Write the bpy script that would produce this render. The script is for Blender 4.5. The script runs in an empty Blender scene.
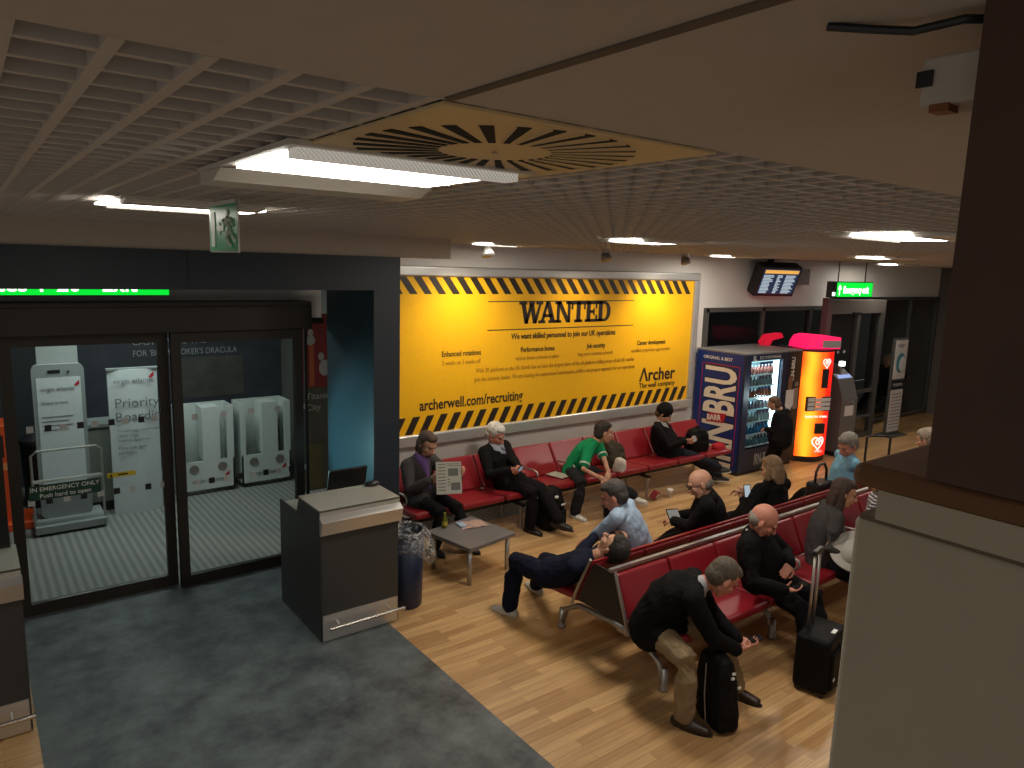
import bpy, bmesh, math, random
import numpy as np
from math import sin, cos, pi, radians as R
from mathutils import Vector as V, Matrix

S = bpy.context.scene
C = S.collection
# ------------------------------------------------------------------ camera, exposure
CZ = 3.15
cam_d = bpy.data.cameras.new('camera'); cam = bpy.data.objects.new('camera', cam_d); C.objects.link(cam)
yaw, pitch, roll = 0.650775, 0.162792, 0.0300092
fw = V((sin(yaw)*cos(pitch), cos(yaw)*cos(pitch), -sin(pitch)))
rt = V((cos(yaw), -sin(yaw), 0)); up = rt.cross(fw)
r2 = rt*cos(roll)+up*sin(roll); u2 = -rt*sin(roll)+up*cos(roll)
m = Matrix((r2, u2, -fw)).transposed().to_4x4(); m.translation = (0, 0, CZ)
cam.matrix_world = m
cam_d.sensor_width = 36; cam_d.lens = 723.83/1024*36; cam_d.clip_start = .02; cam_d.clip_end = 100
S.camera = cam
S.view_settings.view_transform = 'Standard'; S.view_settings.look = 'None'
S.view_settings.gamma = 1; S.view_settings.use_curve_mapping = False
S.view_settings.exposure = 0.45
S.cycles.use_denoising = True
S.cycles.max_bounces = 6
S.cycles.sample_clamp_indirect = 4

w = bpy.data.worlds.new('world'); S.world = w; w.use_nodes = True
w.node_tree.nodes['Background'].inputs[0].default_value = (1, .95, .88, 1)
w.node_tree.nodes['Background'].inputs[1].default_value = .17

# ------------------------------------------------------------------ lamps of the room, and an added spot for the jamb
def area(name, loc, sx, sy, power, col=(1, .9, .76), rot=(0, 0, 0)):
    d = bpy.data.lights.new(name, 'AREA'); d.shape = 'RECTANGLE'; d.size = sx; d.size_y = sy; d.energy = power; d.color = col
    o = bpy.data.objects.new(name, d); o.location = loc; o.rotation_euler = rot; C.objects.link(o); return o
def spot(name, loc, target, power, angle, blend=.6, col=(1, .82, .55), r=.03):
    d = bpy.data.lights.new(name, 'SPOT'); d.energy = power; d.spot_size = R(angle); d.spot_blend = blend; d.color = col; d.shadow_soft_size = r
    o = bpy.data.objects.new(name, d); o.location = loc; C.objects.link(o)
    o.rotation_euler = (V(target)-V(loc)).to_track_quat('-Z', 'Y').to_euler(); return o
CEIL = 3.38
# (x, y, power) of each recessed luminaire of the ceiling
LUM = [(.83, 1.72, 5), (.83, 3.60, 4), (4.2, 1.95, 12), (4.45, 4.05, 26), (4.8, 6.5, 12), (8.95, 4.42, 24), (8.3, 1.9, 12), (9.0, 6.6, 9), (12.6, 4.4, 12), (13.9, 6.6, 9)]
for x, y, p in LUM:
    area('ceiling_lamp', (x, y, CEIL-.035), .52, .3, p)
for x, p in ((4.75, 36), (6.6, 24), (8.15, 62)):
    spot('wall_washer_lamp', (x, 6.80, 3.20), (x+.1, 7.45, 2.0), p, 112, 1.0)
spot('jamb_glow_spot', (2.0, 6.80, 1.15), (3.0, 6.50, 1.30), 34, 86, .5, (.45, .95, 1.0))  # added teal spot without a fixture, makes the glow on the portal jamb
area('hall_lamp', (1.6, 9.0, 3.1), 2.0, 1.0, 38, (.86, 1, .95))
area('hall_lamp', (13.5, 9.5, 3.0), 3.0, .8, 3, (.9, .95, 1))

# ------------------------------------------------------------------ materials
MATS = {}
def mat(name, col, rough=.6, metal=0, emit=None, es=0, var=0, vscale=20, bump=0, bscale=60, spec=.5, alpha=1, trans=0, stretch=None, sheen=0, coat=0):
    if name in MATS: return MATS[name]
    m = bpy.data.materials.new(name); m.use_nodes = True; N = m.node_tree; L = N.links
    b = N.nodes['Principled BSDF']
    b.inputs['Base Color'].default_value = (*col, 1); b.inputs['Roughness'].default_value = rough; b.inputs['Metallic'].default_value = metal
    b.inputs['Specular IOR Level'].default_value = spec
    b.inputs['Alpha'].default_value = alpha
    b.inputs['Transmission Weight'].default_value = trans
    b.inputs['Sheen Weight'].default_value = sheen
    b.inputs['Coat Weight'].default_value = coat
    if emit: b.inputs['Emission Color'].default_value = (*emit, 1); b.inputs['Emission Strength'].default_value = es
    tc = N.nodes.new('ShaderNodeTexCoord'); src = tc.outputs['Object']
    if stretch:
        mp = N.nodes.new('ShaderNodeMapping'); mp.inputs['Scale'].default_value = stretch; L.new(src, mp.inputs[0]); src = mp.outputs[0]
    n = N.nodes.new('ShaderNodeTexNoise'); n.inputs['Scale'].default_value = vscale; n.inputs['Detail'].default_value = 4; L.new(src, n.inputs['Vector'])
    mx = N.nodes.new('ShaderNodeMix'); mx.data_type = 'RGBA'
    v = var if var else .06
    mx.inputs[6].default_value = (*[c*(1-v) for c in col], 1); mx.inputs[7].default_value = (*[min(1, c*(1+v)) for c in col], 1)
    L.new(n.outputs['Fac'], mx.inputs[0]); L.new(mx.outputs[2], b.inputs['Base Color'])
    if bump:
        n2 = N.nodes.new('ShaderNodeTexNoise'); n2.inputs['Scale'].default_value = bscale; n2.inputs['Detail'].default_value = 3; L.new(src, n2.inputs['Vector'])
        bp = N.nodes.new('ShaderNodeBump'); bp.inputs['Strength'].default_value = bump; bp.inputs['Distance'].default_value = .01
        L.new(n2.outputs['Fac'], bp.inputs['Height']); L.new(bp.outputs[0], b.inputs['Normal'])
    MATS[name] = m; return m
def emis(name, col, s):
    return mat(name, tuple(c*.3 for c in col), .5, emit=col, es=s)

def nodes_of(m): return m.node_tree.nodes, m.node_tree.links
def wood_floor():
    m = mat('oak_strip', (.5, .3, .13), .38, spec=.45); N, L = nodes_of(m); b = N['Principled BSDF']
    tc = N.new('ShaderNodeTexCoord')
    br = N.new('ShaderNodeTexBrick'); L.new(tc.outputs['Object'], br.inputs['Vector'])
    br.inputs['Scale'].default_value = 1; br.inputs['Brick Width'].default_value = .85; br.inputs['Row Height'].default_value = .075
    br.inputs['Mortar Size'].default_value = .0015; br.offset = .37
    br.inputs['Color1'].default_value = (.45, .25, .105, 1); br.inputs['Color2'].default_value = (.66, .42, .20, 1); br.inputs['Mortar'].default_value = (.30, .16, .06, 1)
    mp = N.new('ShaderNodeMapping'); mp.inputs['Scale'].default_value = (1.5, 26, 1); L.new(tc.outputs['Object'], mp.inputs[0])
    n = N.new('ShaderNodeTexNoise'); n.inputs['Scale'].default_value = 1.6; n.inputs['Detail'].default_value = 5; L.new(mp.outputs[0], n.inputs['Vector'])
    mx = N.new('ShaderNodeMix'); mx.data_type = 'RGBA'; mx.blend_type = 'MULTIPLY'; mx.inputs[0].default_value = .6
    rp = N.new('ShaderNodeValToRGB'); rp.color_ramp.elements[0].position = .3; rp.color_ramp.elements[0].color = (.62, .58, .52, 1); rp.color_ramp.elements[1].position = .7; rp.color_ramp.elements[1].color = (1.1, 1.08, 1.02, 1)
    L.new(n.outputs['Fac'], rp.inputs[0]); L.new(br.outputs['Color'], mx.inputs[6]); L.new(rp.outputs[0], mx.inputs[7]); L.new(mx.outputs[2], b.inputs['Base Color'])
    return m
def carpet_mat():
    m = mat('grey_vinyl', (.07, .085, .088), .55); N, L = nodes_of(m); b = N['Principled BSDF']
    tc = N.new('ShaderNodeTexCoord')
    n = N.new('ShaderNodeTexNoise'); n.inputs['Scale'].default_value = 2.6; n.inputs['Detail'].default_value = 8; n.inputs['Roughness'].default_value = .68; L.new(tc.outputs['Object'], n.inputs['Vector'])
    rp = N.new('ShaderNodeValToRGB'); e = rp.color_ramp.elements
    e[0].position = .36; e[0].color = (.040, .048, .054, 1); e[1].position = .66; e[1].color = (.16, .185, .19, 1)
    L.new(n.outputs['Fac'], rp.inputs[0])
    br = N.new('ShaderNodeTexBrick'); L.new(tc.outputs['Object'], br.inputs['Vector']); br.inputs['Scale'].default_value = 1
    br.inputs['Brick Width'].default_value = .9; br.inputs['Row Height'].default_value = .45; br.inputs['Mortar Size'].default_value = .002
    br.inputs['Color1'].default_value = (.82, .82, .82, 1); br.inputs['Color2'].default_value = (1, 1, 1, 1); br.inputs['Mortar'].default_value = (.75, .75, .75, 1)
    mx = N.new('ShaderNodeMix'); mx.data_type = 'RGBA'; mx.blend_type = 'MULTIPLY'; mx.inputs[0].default_value = 1
    L.new(rp.outputs[0], mx.inputs[6]); L.new(br.outputs['Color'], mx.inputs[7]); L.new(mx.outputs[2], b.inputs['Base Color'])
    return m
def groove_mat():
    m = mat('ribbed_matting', (.2, .2, .19), .8); N, L = nodes_of(m); b = N['Principled BSDF']
    tc = N.new('ShaderNodeTexCoord')
    wv = N.new('ShaderNodeTexWave'); wv.bands_direction = 'X'; wv.inputs['Scale'].default_value = 4.2; wv.inputs['Distortion'].default_value = .3; L.new(tc.outputs['Object'], wv.inputs['Vector'])
    rp = N.new('ShaderNodeValToRGB'); e = rp.color_ramp.elements
    e[0].position = .2; e[0].color = (.15, .15, .14, 1); e[1].position = .8; e[1].color = (.23, .23, .215, 1)
    L.new(wv.outputs['Fac'], rp.inputs[0]); L.new(rp.outputs[0], b.inputs['Base Color']); return m
def striped_mat(name, c1, c2, scale, direction='DIAGONAL', thr=.5):
    m = mat(name, c1, .7); N, L = nodes_of(m); b = N['Principled BSDF']
    tc = N.new('ShaderNodeTexCoord'); wv = N.new('ShaderNodeTexWave'); wv.bands_direction = direction; wv.inputs['Scale'].default_value = scale
    L.new(tc.outputs['Object'], wv.inputs['Vector'])
    rp = N.new('ShaderNodeValToRGB'); e = rp.color_ramp.elements; rp.color_ramp.interpolation = 'CONSTANT'
    e[0].position = 0; e[0].color = (*c1, 1); e[1].position = thr; e[1].color = (*c2, 1)
    L.new(wv.outputs['Fac'], rp.inputs[0]); L.new(rp.outputs[0], b.inputs['Base Color']); return m

# ------------------------------------------------------------------ mesh helpers
def link(o, parent=None):
    C.objects.link(o)
    if parent: o.parent = parent
    return o
def obj(name, bm, m, parent=None, smooth=False, loc=None):
    me = bpy.data.meshes.new(name)
    bmesh.ops.recalc_face_normals(bm, faces=bm.faces[:]) if len(bm.faces) < 20000 else None
    bm.to_mesh(me); bm.free(); me.materials.append(m)
    if smooth: me.shade_smooth()
    o = bpy.data.objects.new(name, me); link(o, parent)
    if loc: o.location = loc
    return o
def thing(name, label, cat, loc=(0, 0, 0), rotz=0, group=None):
    o = bpy.data.objects.new(name, None); C.objects.link(o); o.location = loc; o.rotation_euler = (0, 0, rotz)
    o.empty_display_size = .1
    o['label'] = label; o['category'] = cat
    if group: o['group'] = group
    return o
def tag(o, label, cat, group=None, kind=None):
    o['label'] = label; o['category'] = cat
    if group: o['group'] = group
    if kind: o['kind'] = kind
    return o
def struct(name, bm, m, parent=None):
    o = obj(name, bm, m, parent)
    if not parent: o['kind'] = 'structure'
    return o
def B(): return bmesh.new()
def box(bm, x0, y0, z0, x1, y1, z1, bev=0):
    mt = Matrix.Translation(((x0+x1)/2, (y0+y1)/2, (z0+z1)/2)) @ Matrix.Diagonal((abs(x1-x0), abs(y1-y0), abs(z1-z0), 1))
    r = bmesh.ops.create_cube(bm, size=1, matrix=mt)
    if bev:
        es = list({e for v in r['verts'] for e in v.link_edges})
        bmesh.ops.bevel(bm, geom=es, offset=bev, segments=3, affect='EDGES', profile=.5)
    return bm
def bx(*a, **k): return box(B(), *a, **k)
def frame_of(d):
    d = V(d).normalized(); a = V((0, 0, 1)) if abs(d.z) < .9 else V((1, 0, 0))
    s = d.cross(a).normalized(); return d, s, s.cross(d)
def loft(bm, rings, cap=True):
    vs = [[bm.verts.new(p) for p in r] for r in rings]
    n = len(vs[0])
    for a, b in zip(vs, vs[1:]):
        for i in range(n): bm.faces.new((a[i], a[(i+1) % n], b[(i+1) % n], b[i]))
    if cap: bm.faces.new(vs[0][::-1]); bm.faces.new(vs[-1])
def cyl(bm, a, b, ra, rb=None, n=16):
    rb = ra if rb is None else rb; a, b = V(a), V(b); d, s, t = frame_of(b-a)
    loft(bm, [[p+(s*cos(2*pi*i/n)+t*sin(2*pi*i/n))*r for i in range(n)] for p, r in ((a, ra), (b, rb))])
    return bm
def tube(bm, pts, rad, n=10, side=None):
    """rounded tapered tube through pts, rad: r or (r_side, r_other) per point"""
    pts = [V(p) for p in pts]; rings = []
    rr = [(r, r) if not isinstance(r, tuple) else r for r in rad]
    N = len(pts)
    for i, p in enumerate(pts):
        d = (pts[min(i+1, N-1)]-pts[max(i-1, 0)]).normalized()
        sd = side[i] if isinstance(side, list) else side
        if sd is None: _, s, t = frame_of(d)
        else:
            s = V(sd); s = (s-d*s.dot(d)).normalized(); t = d.cross(s)
        ra, rb = rr[i]
        if i == 0:
            for k in (.999, .8, .45):
                q = math.sqrt(1-k*k); rings.append([p-d*min(ra, rb)*k+(s*cos(2*pi*j/n)*ra+t*sin(2*pi*j/n)*rb)*q for j in range(n)])
        rings.append([p+s*cos(2*pi*j/n)*ra+t*sin(2*pi*j/n)*rb for j in range(n)])
        if i == N-1:
            for k in (.45, .8, .999):
                q = math.sqrt(1-k*k); rings.append([p+d*min(ra, rb)*k+(s*cos(2*pi*j/n)*ra+t*sin(2*pi*j/n)*rb)*q for j in range(n)])
    loft(bm, rings); return bm
def pipe(bm, pts, r, n=8):
    pts = [V(p) for p in pts]; rings = []; N = len(pts); s = None
    for i, p in enumerate(pts):
        d = (pts[min(i+1, N-1)]-pts[max(i-1, 0)]).normalized()
        if s is None: _, s, t = frame_of(d)
        else: s = (s-d*s.dot(d)).normalized(); t = s.cross(d)
        rings.append([p+(s*cos(2*pi*j/n)+t*sin(2*pi*j/n))*r for j in range(n)])
    loft(bm, rings); return bm
def ell(bm, c, ax, rads, seg=14):
    """ellipsoid at c with axes ax (3 vectors) and radii"""
    mt = Matrix([V(a)*r for a, r in zip(ax, rads)]).transposed().to_4x4(); mt.translation = V(c)
    bmesh.ops.create_uvsphere(bm, u_segments=seg, v_segments=max(6, seg*2//3), radius=1, matrix=mt); return bm
XYZ = (V((1, 0, 0)), V((0, 1, 0)), V((0, 0, 1)))
def prism(bm, poly, o, ux, uy, dn):
    """extrude 2D polygon lying in plane (o, ux, uy) by vector dn"""
    o, ux, uy, dn = V(o), V(ux), V(uy), V(dn)
    a = [o+ux*p[0]+uy*p[1] for p in poly]
    loft(bm, [a, [q+dn for q in a]]); return bm
def lathe(bm, c, prof, n=20, cap=True):
    c = V(c); loft(bm, [[c+V((r*cos(2*pi*i/n), r*sin(2*pi*i/n), z)) for i in range(n)] for r, z in prof], cap); return bm
def text(name, s, size, m, parent, loc, ux=(1, 0, 0), uy=(0, 0, 1), depth=.003, bold=0, align='LEFT', sx=1, sp=1):
    cu = bpy.data.curves.new(name, 'FONT'); cu.body = s; cu.size = size; cu.extrude = depth; cu.offset = bold*size; cu.align_x = align
    cu.space_character = sp; cu.resolution_u = 3
    o = bpy.data.objects.new(name, cu); C.objects.link(o)
    dg = bpy.context.evaluated_depsgraph_get(); me = bpy.data.meshes.new_from_object(o.evaluated_get(dg))
    bpy.data.objects.remove(o)
    ux, uy = V(ux).normalized(), V(uy).normalized(); mt = Matrix((ux, uy, ux.cross(uy))).transposed().to_4x4(); mt.translation = V(loc)
    me.transform(mt @ Matrix.Diagonal((sx, 1, 1, 1))); me.materials.clear(); me.materials.append(m)
    o = bpy.data.objects.new(name, me); return link(o, parent)
def remeshed(name, bm, m, parent, voxel=.008, it=3, disp=0, dsize=.12, fac=.5):
    me = bpy.data.meshes.new(name); bm.to_mesh(me); bm.free()
    o = bpy.data.objects.new(name, me); C.objects.link(o)
    r = o.modifiers.new('r', 'REMESH'); r.mode = 'VOXEL'; r.voxel_size = voxel
    s = o.modifiers.new('s', 'SMOOTH'); s.factor = fac; s.iterations = it
    if disp:
        t = bpy.data.textures.get('folds%g' % dsize)
        if not t: t = bpy.data.textures.new('folds%g' % dsize, 'CLOUDS'); t.noise_scale = dsize; t.noise_depth = 2
        d = o.modifiers.new('d', 'DISPLACE'); d.texture = t; d.strength = disp; d.mid_level = .5; d.texture_coords = 'LOCAL'
    dg = bpy.context.evaluated_depsgraph_get(); me2 = bpy.data.meshes.new_from_object(o.evaluated_get(dg)); me2.name = name
    bpy.data.objects.remove(o); bpy.data.meshes.remove(me)
    me2.materials.clear(); me2.materials.append(m); me2.shade_smooth()
    return link(bpy.data.objects.new(name, me2), parent)
def copy_tree(o, parent=None):
    c = o.copy(); C.objects.link(c)
    if parent: c.parent = parent
    for ch in list(o.children): copy_tree(ch, c)
    return c

# ------------------------------------------------------------------ palette
cream = mat('cream_ceiling_paint', (.50, .45, .385), .8, bump=.05)
gridm = mat('ceiling_grid_beige', (.56, .50, .44), .6)
plen = mat('ceiling_void', (.034, .028, .024), .9)
white = mat('white_wall_paint', (.74, .70, .66), .7)
navy = mat('dark_blue_cladding', (.016, .024, .036), .45)
teal = mat('teal_blue_cladding', (.020, .050, .066), .45)
door_fr = mat('dark_bronze_frame', (.035, .028, .022), .45, .3)
steel = mat('brushed_steel', (.68, .66, .63), .42, .9, stretch=(1, 60, 60), vscale=6, var=.15)
chrome = mat('bright_metal', (.62, .6, .56), .22, 1)
alu = mat('satin_aluminium', (.46, .44, .42), .42, .9)
blackp = mat('black_plastic', (.012, .012, .013), .4)
redv = mat('red_vinyl', (.235, .009, .016), .36, var=.08, vscale=8, spec=.55)
yellow = mat('yellow_poster_print', (.88, .47, .012), .33, spec=.4)
ink = mat('black_print', (.022, .014, .010), .45)
inkb = mat('brown_print', (.42, .20, .012), .5)
glass = mat('clear_glass', (.9, .95, .93), .02, trans=1, spec=.5); nodes_of(glass)[0]['Principled BSDF'].inputs['IOR'].default_value = 1.08
lumw = emis('lamp_diffuser_glow', (1, .97, .9), 9)

# ------------------------------------------------------------------ floor
WY = 7.5
struct('floor', bx(-3, -2, -.1, 22, 8.0, 0), wood_floor())
struct('floor_vinyl', bx(.19, -.5, 0, 2.79, 7.16, .004), carpet_mat())
struct('floor_matting', bx(-2.5, 7.0, -.02, 6, 11.6, .003), groove_mat())

# ------------------------------------------------------------------ ceiling: open cell grid, void, soffit
bm = B()
x0, x1, y0, y1 = -1.0, 18.0, .93, 7.5
hw = .007
n = 0
y = y0+.07
while y < y1:
    box(bm, x0, y-hw, CEIL, x1, y+hw, CEIL+.032); y += .1
x = -.945
while x < x1:
    box(bm, x-.009, y0, CEIL-.0005, x+.009, y1, CEIL+.032); x += .1
struct('ceiling', bm, gridm)
struct('ceiling_void', bx(-1.2, .9, CEIL+.25, 18.2, 7.6, CEIL+.28), plen)
bm = bx(-1.25, .86, CEIL+.061, 18.2, .90, CEIL+.29); box(bm, -1.25, .90, CEIL, -1.2, 7.6, CEIL+.29)
struct('ceiling_void_light_stop', bm, plen)  # unseen boards added to keep background light from leaking into the void
struct('ceiling_soffit', bx(-2.5, -2.5, CEIL, 18, y0, CEIL+.06), cream)
struct('trim_1', bx(.562, -.6, CEIL-.003, .578, y0-.015, CEIL+.001), mat('brown_joint_strip', (.12, .09, .065), .7))
struct('ceiling_end', bx(18, -1, 0, 18.1, 9, 3.6), mat('dim_end_wall', (.14, .12, .11), .8))

# air diffuser tile
T = thing('air_diffuser', 'square cream ceiling panel with a ring of radial air slots', 'air vent', (.88, 1.235, CEIL))
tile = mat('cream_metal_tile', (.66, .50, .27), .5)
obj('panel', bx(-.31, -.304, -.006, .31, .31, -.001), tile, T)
bm = B(); NS = 28
for k in range(NS):
    a = 2*pi*k/NS; d = V((cos(a), sin(a), 0)); t = V((-sin(a), cos(a), 0)); tw = t*.035
    prism(bm, [(.115, -.007), (.280, -.0125), (.280, .0125), (.115, .007)], (0, 0, -.0075), d, t, (0, 0, .002))
obj('slot', bm, mat('dark_slot', (.006, .005, .004), .9), T)
obj('centre_screw', lathe(B(), (0, 0, -.008), [(.007, 0), (.005, -.002)]), alu, T)
bm = B()
for k in range(NS):
    a = 2*pi*k/NS; d = V((cos(a), sin(a), 0)); t = V((-sin(a), cos(a), 0))
    prism(bm, [(.115, -.0085), (.280, -.015), (.280, -.0125), (.115, -.007)], (0, 0, -.0085), d, t, (0, 0, .003))
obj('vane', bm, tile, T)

# luminaires
perf = striped_mat('perforated_white_metal', (.80, .77, .70), (.55, .52, .47), 42, 'Z', .5)
perfl = striped_mat('perforated_metal_painted_glow', (.80, .77, .70), (.45, .42, .38), 60, 'DIAGONAL', .5); b_ = nodes_of(perfl)[0]['Principled BSDF']; b_.inputs['Emission Color'].default_value = (1, .95, .85, 1); b_.inputs['Emission Strength'].default_value = .18  # weak emission stands in for lamplight passing through the perforated side
fixm = mat('white_fixture_metal', (.62, .58, .50), .45)
LT = ['largest ceiling luminaire beside the round air diffuser, with hanging perforated sides',
      'recessed luminaire behind the hanging green exit sign', 'luminaire showing at the right beside the brown pillar',
      'luminaire over the seats left of the departures screen', 'small bright luminaire sliver above the left end of the yellow poster',
      'thin luminaire strip above the green lit exit sign', 'ceiling luminaire hidden mostly by the brown pillar', 'luminaire strip nearest the departures screen',
      'distant luminaire right of the departures screen', 'farthest luminaire above the automatic doors']
for i, (x, y, p) in enumerate(LUM):
    if i in (6,): continue
    T = thing('ceiling_light', LT[i], 'ceiling light', (x, y, CEIL), group='recessed ceiling luminaires')
    big = i == 0
    if big:
        obj('diffuser', bx(-.28, -.19, -.020, .245, .12, -.014), lumw, T)
        obj('lamp_louvre', bx(-.28, -.003, -.024, .245, .003, -.022), fixm, T)
        bm = B(); prism(bm, [(-.30, -.004), (-.245, -.036), (-.20, -.036), (-.16, -.016)], (-.31, 0, 0), (0, -1, 0), (0, 0, 1), (.59, 0, 0)); bm.free()
        obj('perforated_side', bx(-.28, -.275, -.030, .27, -.225, -.006), perfl, T)
        bm = B(); prism(bm, [(.18, -.014), (.25, -.040), (.37, -.044), (.37, -.012)], (-.30, 0, 0), (0, 1, 0), (0, 0, 1), (.60, 0, 0)); obj('perforated_side', bm, fixm, T)
        obj('frame', bx(-.305, -.30, -.012, .305, .38, -.001), fixm, T)
    else:
        obj('diffuser', bx(-.33, -.15, -.020, .33, .15, -.012), lumw, T)
        bm = B(); prism(bm, [(.15, -.010), (.17, -.030), (.29, -.022), (.29, -.010)], (-.28, 0, 0), (0, 1, 0), (0, 0, 1), (.56, 0, 0)); obj('perforated_side', bm, perf, T); bm = B(); prism(bm, [(-.15, -.010), (-.17, -.030), (-.29, -.022), (-.29, -.010)], (-.28, 0, 0), (0, 1, 0), (0, 0, 1), (.56, 0, 0))
        obj('perforated_side', bm, perf, T)
        obj('frame', bx(-.295, -.295, -.010, .295, .295, -.001), fixm, T)

# ------------------------------------------------------------------ walls
bm = bx(3.42, WY, 0, 9.56, WY+.15, CEIL+.3)
box(bm, 9.56, WY, 2.56, 13.3, WY+.15, CEIL+.3); box(bm, 13.3, WY, 2.72, 18, WY+.15, CEIL+.3)
struct('wall_back', bm, white)
struct('wall_door_header', bx(-2.6, 6.08, 3.19, 3.83, 6.6, CEIL+.02), mat('beige_bulkhead', (.50, .43, .35), .7))
# dark blue portal round the left doors
bm = bx(-2.6, 6.06, 2.886, 3.27, 6.6, 3.19); box(bm, -2.6, 6.6, 2.95, 3.27, 7.1, 3.19)
bm2 = bx(3.0, 6.06, 0, 3.27, 7.14, 2.886)
struct('trim_2', bm, navy)
struct('wall_portal_jamb', bm2, teal)
struct('trim_6', bx(2.99, 6.04, 0, 3.258, 6.06, 2.886), navy)
struct('trim_3', bx(1.418, 6.055, 2.886, 1.422, 6.062, 3.19), blackp)
struct('wall_above_doors', bx(-2.6, 7.28, 2.55, 3.0, 7.34, 3.3), white)
T = bpy.data.objects.new('door_header', None); C.objects.link(T); T['kind'] = 'structure'
obj('header_box', bx(-1.2, 6.98, 2.46, 2.78, 7.28, 2.70, bev=.01), door_fr, T)
obj('header_rail', bx(-1.2, 6.94, 2.70, 2.76, 7.28, 2.735), door_fr, T)
# sliding door leaves
def door_leaf(name, x0, x1, y, sensor=False):
    d = bpy.data.objects.new(name, None); C.objects.link(d); d['kind'] = 'structure'
    st = .085
    bm = bx(x0, y-.03, .0, x0+st, y+.03, 2.46); box(bm, x1-st, y-.03, .0, x1, y+.03, 2.46)
    box(bm, x0, y-.031, 0, x1, y+.031, .11); box(bm, x0, y-.031, 2.36, x1, y+.031, 2.46)
    obj('door_frame', bm, door_fr, d); obj('door_glass', bx(x0+st, y-.006, .11, x1-st, y+.006, 2.36), glass, d)
    return d
D1 = door_leaf('door_1', .20, 1.475, 7.20); D2 = door_leaf('door_2', 1.48, 2.71, 7.10)
D0 = door_leaf('door_3', -1.1, .17, 7.20)
sq_b = mat('black_vinyl_square', (.01, .01, .01), .5); sq_w = mat('frosted_vinyl_square', (.50, .50, .48), .6)
for D, y, x0, n in ((D1, 7.19, .30, 5), (D2, 7.09, 1.62, 5)):
    for z, off in ((1.63, 0), (.99, 1)):
        for k in range(n):
            for j, mm in ((0, sq_w), (1, sq_b)):
                if D is D1 and z > 1.2:
                    xx = x0+.05+k*.24+j*.13
                else: xx = x0+.02+k*.26+j*.13
                if z > 1.2 and D is D2 and j: continue
                if xx > (1.36 if D is D1 else 2.74): continue
                obj('glass_square', bx(xx, y-.008, z, xx+.05, y, z+.055), mm, D)
# door stickers
grn = mat('green_sticker', (.006, .05, .03), .5); pw = mat('sticker_lettering', (.72, .75, .68), .6)
T = thing('door_sticker', 'green push hard to open sticker on left glass door', 'sticker', (.60, 7.185, 1.10))
obj('sticker_sheet', bx(-.27, -.004, -.065, .27, 0, .065), grn, T)
text('lettering', 'IN EMERGENCY ONLY', .052, pw, T, (0, -.006, .012), align='CENTER', depth=.001, bold=.01)
text('lettering', 'Push hard to open', .052, pw, T, (0, -.006, -.048), align='CENTER', depth=.001, bold=.01)
T = thing('warning_sticker', 'small yellow warning sticker on left glass door', 'sticker', (1.04, 7.185, 1.17))
obj('sticker_sheet', bx(-.115, -.004, -.022, .115, 0, .022), mat('yellow_sticker', (.6, .45, .02), .5), T)
bm = bx(-.03, -.006, -.007, .05, -.004, .007); prism(bm, [(-.10, -.015), (-.07, -.015), (-.085, .015)], (0, -.006, 0), (1, 0, 0), (0, 0, 1), (0, .002, 0))
obj('warning_mark', bm, sq_b, T)
# green lit sign over the doors, its lower strip showing
T = thing('lit_sign', 'long bright green lit sign under the portal above the doors', 'sign', (.25, 6.75, 2.9))
gl = emis('green_sign_glow', (.0, .62, .03), 1.0); wl = emis('white_sign_glow', (.9, 1, .85), 2.0)
obj('sign_housing', bx(-1.5, .005, -.103, 1.18, .09, .12), blackp, T)
obj('sign_face', bx(-1.5, 0, -.09, 1.17, .005, .13), gl, T)
text('lettering', '\u2190 Gates 1-20   Exit', .17, wl, T, (-.45, -.004, -.060), depth=.001, bold=.01)

# right-hand edge of the doorway: fixed pane with posters
d = bpy.data.objects.new('window_1', None); C.objects.link(d); d['kind'] = 'structure'
bm = bx(2.80, 7.25, 0, 2.83, 7.28, 2.5); box(bm, 2.72, 7.22, 2.49, 3.0, 7.28, 2.55)
obj('window_frame', bm, door_fr, d)
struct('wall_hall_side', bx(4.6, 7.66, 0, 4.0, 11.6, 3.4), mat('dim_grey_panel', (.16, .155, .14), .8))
T = thing('wall_poster', 'tall red poster with figures and white lettering beyond the doors', 'poster', (3.25, 8.4, 0))
pr = mat('red_poster_print', (.28, .02, .02), .5, var=.35, vscale=9)
obj('poster_sheet', bx(-.04, 0, 1.6, .75, .02, 2.5), pr, T)
obj('poster_base', bx(-.04, .0, .3, .75, .02, 1.6), mat('grey_brown_print', (.12, .10, .07), .5, var=.4, vscale=5), T)
bm = B(); ell(bm, (.07, -.004, 2.27), XYZ, (.035, .006, .05)); ell(bm, (.07, -.003, 2.18), XYZ, (.06, .006, .06)); obj('printed_figure', bm, mat('pale_print', (.5, .46, .42), .6), T); bm = B(); ell(bm, (.24, -.004, 1.84), XYZ, (.07, .006, .10)); ell(bm, (.20, -.004, 1.98), XYZ, (.04, .006, .05))
obj('printed_figure', bm, mat('pale_print', (.5, .46, .42), .6), T)
obj('printed_figure', bx(.05, -.005, 1.62, .11, -.001, 2.12), mat('orange_print', (.55, .12, .03), .5), T)
text('lettering', 'Titanic', .11, mat('pale_print', (.5, .5, .5)), T, (.0, -.004, 1.46), depth=.001, bold=.01)
text('lettering', 'City', .11, mat('pale_print', (.5, .5, .5)), T, (.0, -.004, 1.32), depth=.001, bold=.01)
obj('litter_print', bx(.02, -.01, .32, .2, 0, .9), mat('olive_print', (.16, .13, .05), .6, var=.3), T)

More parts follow.
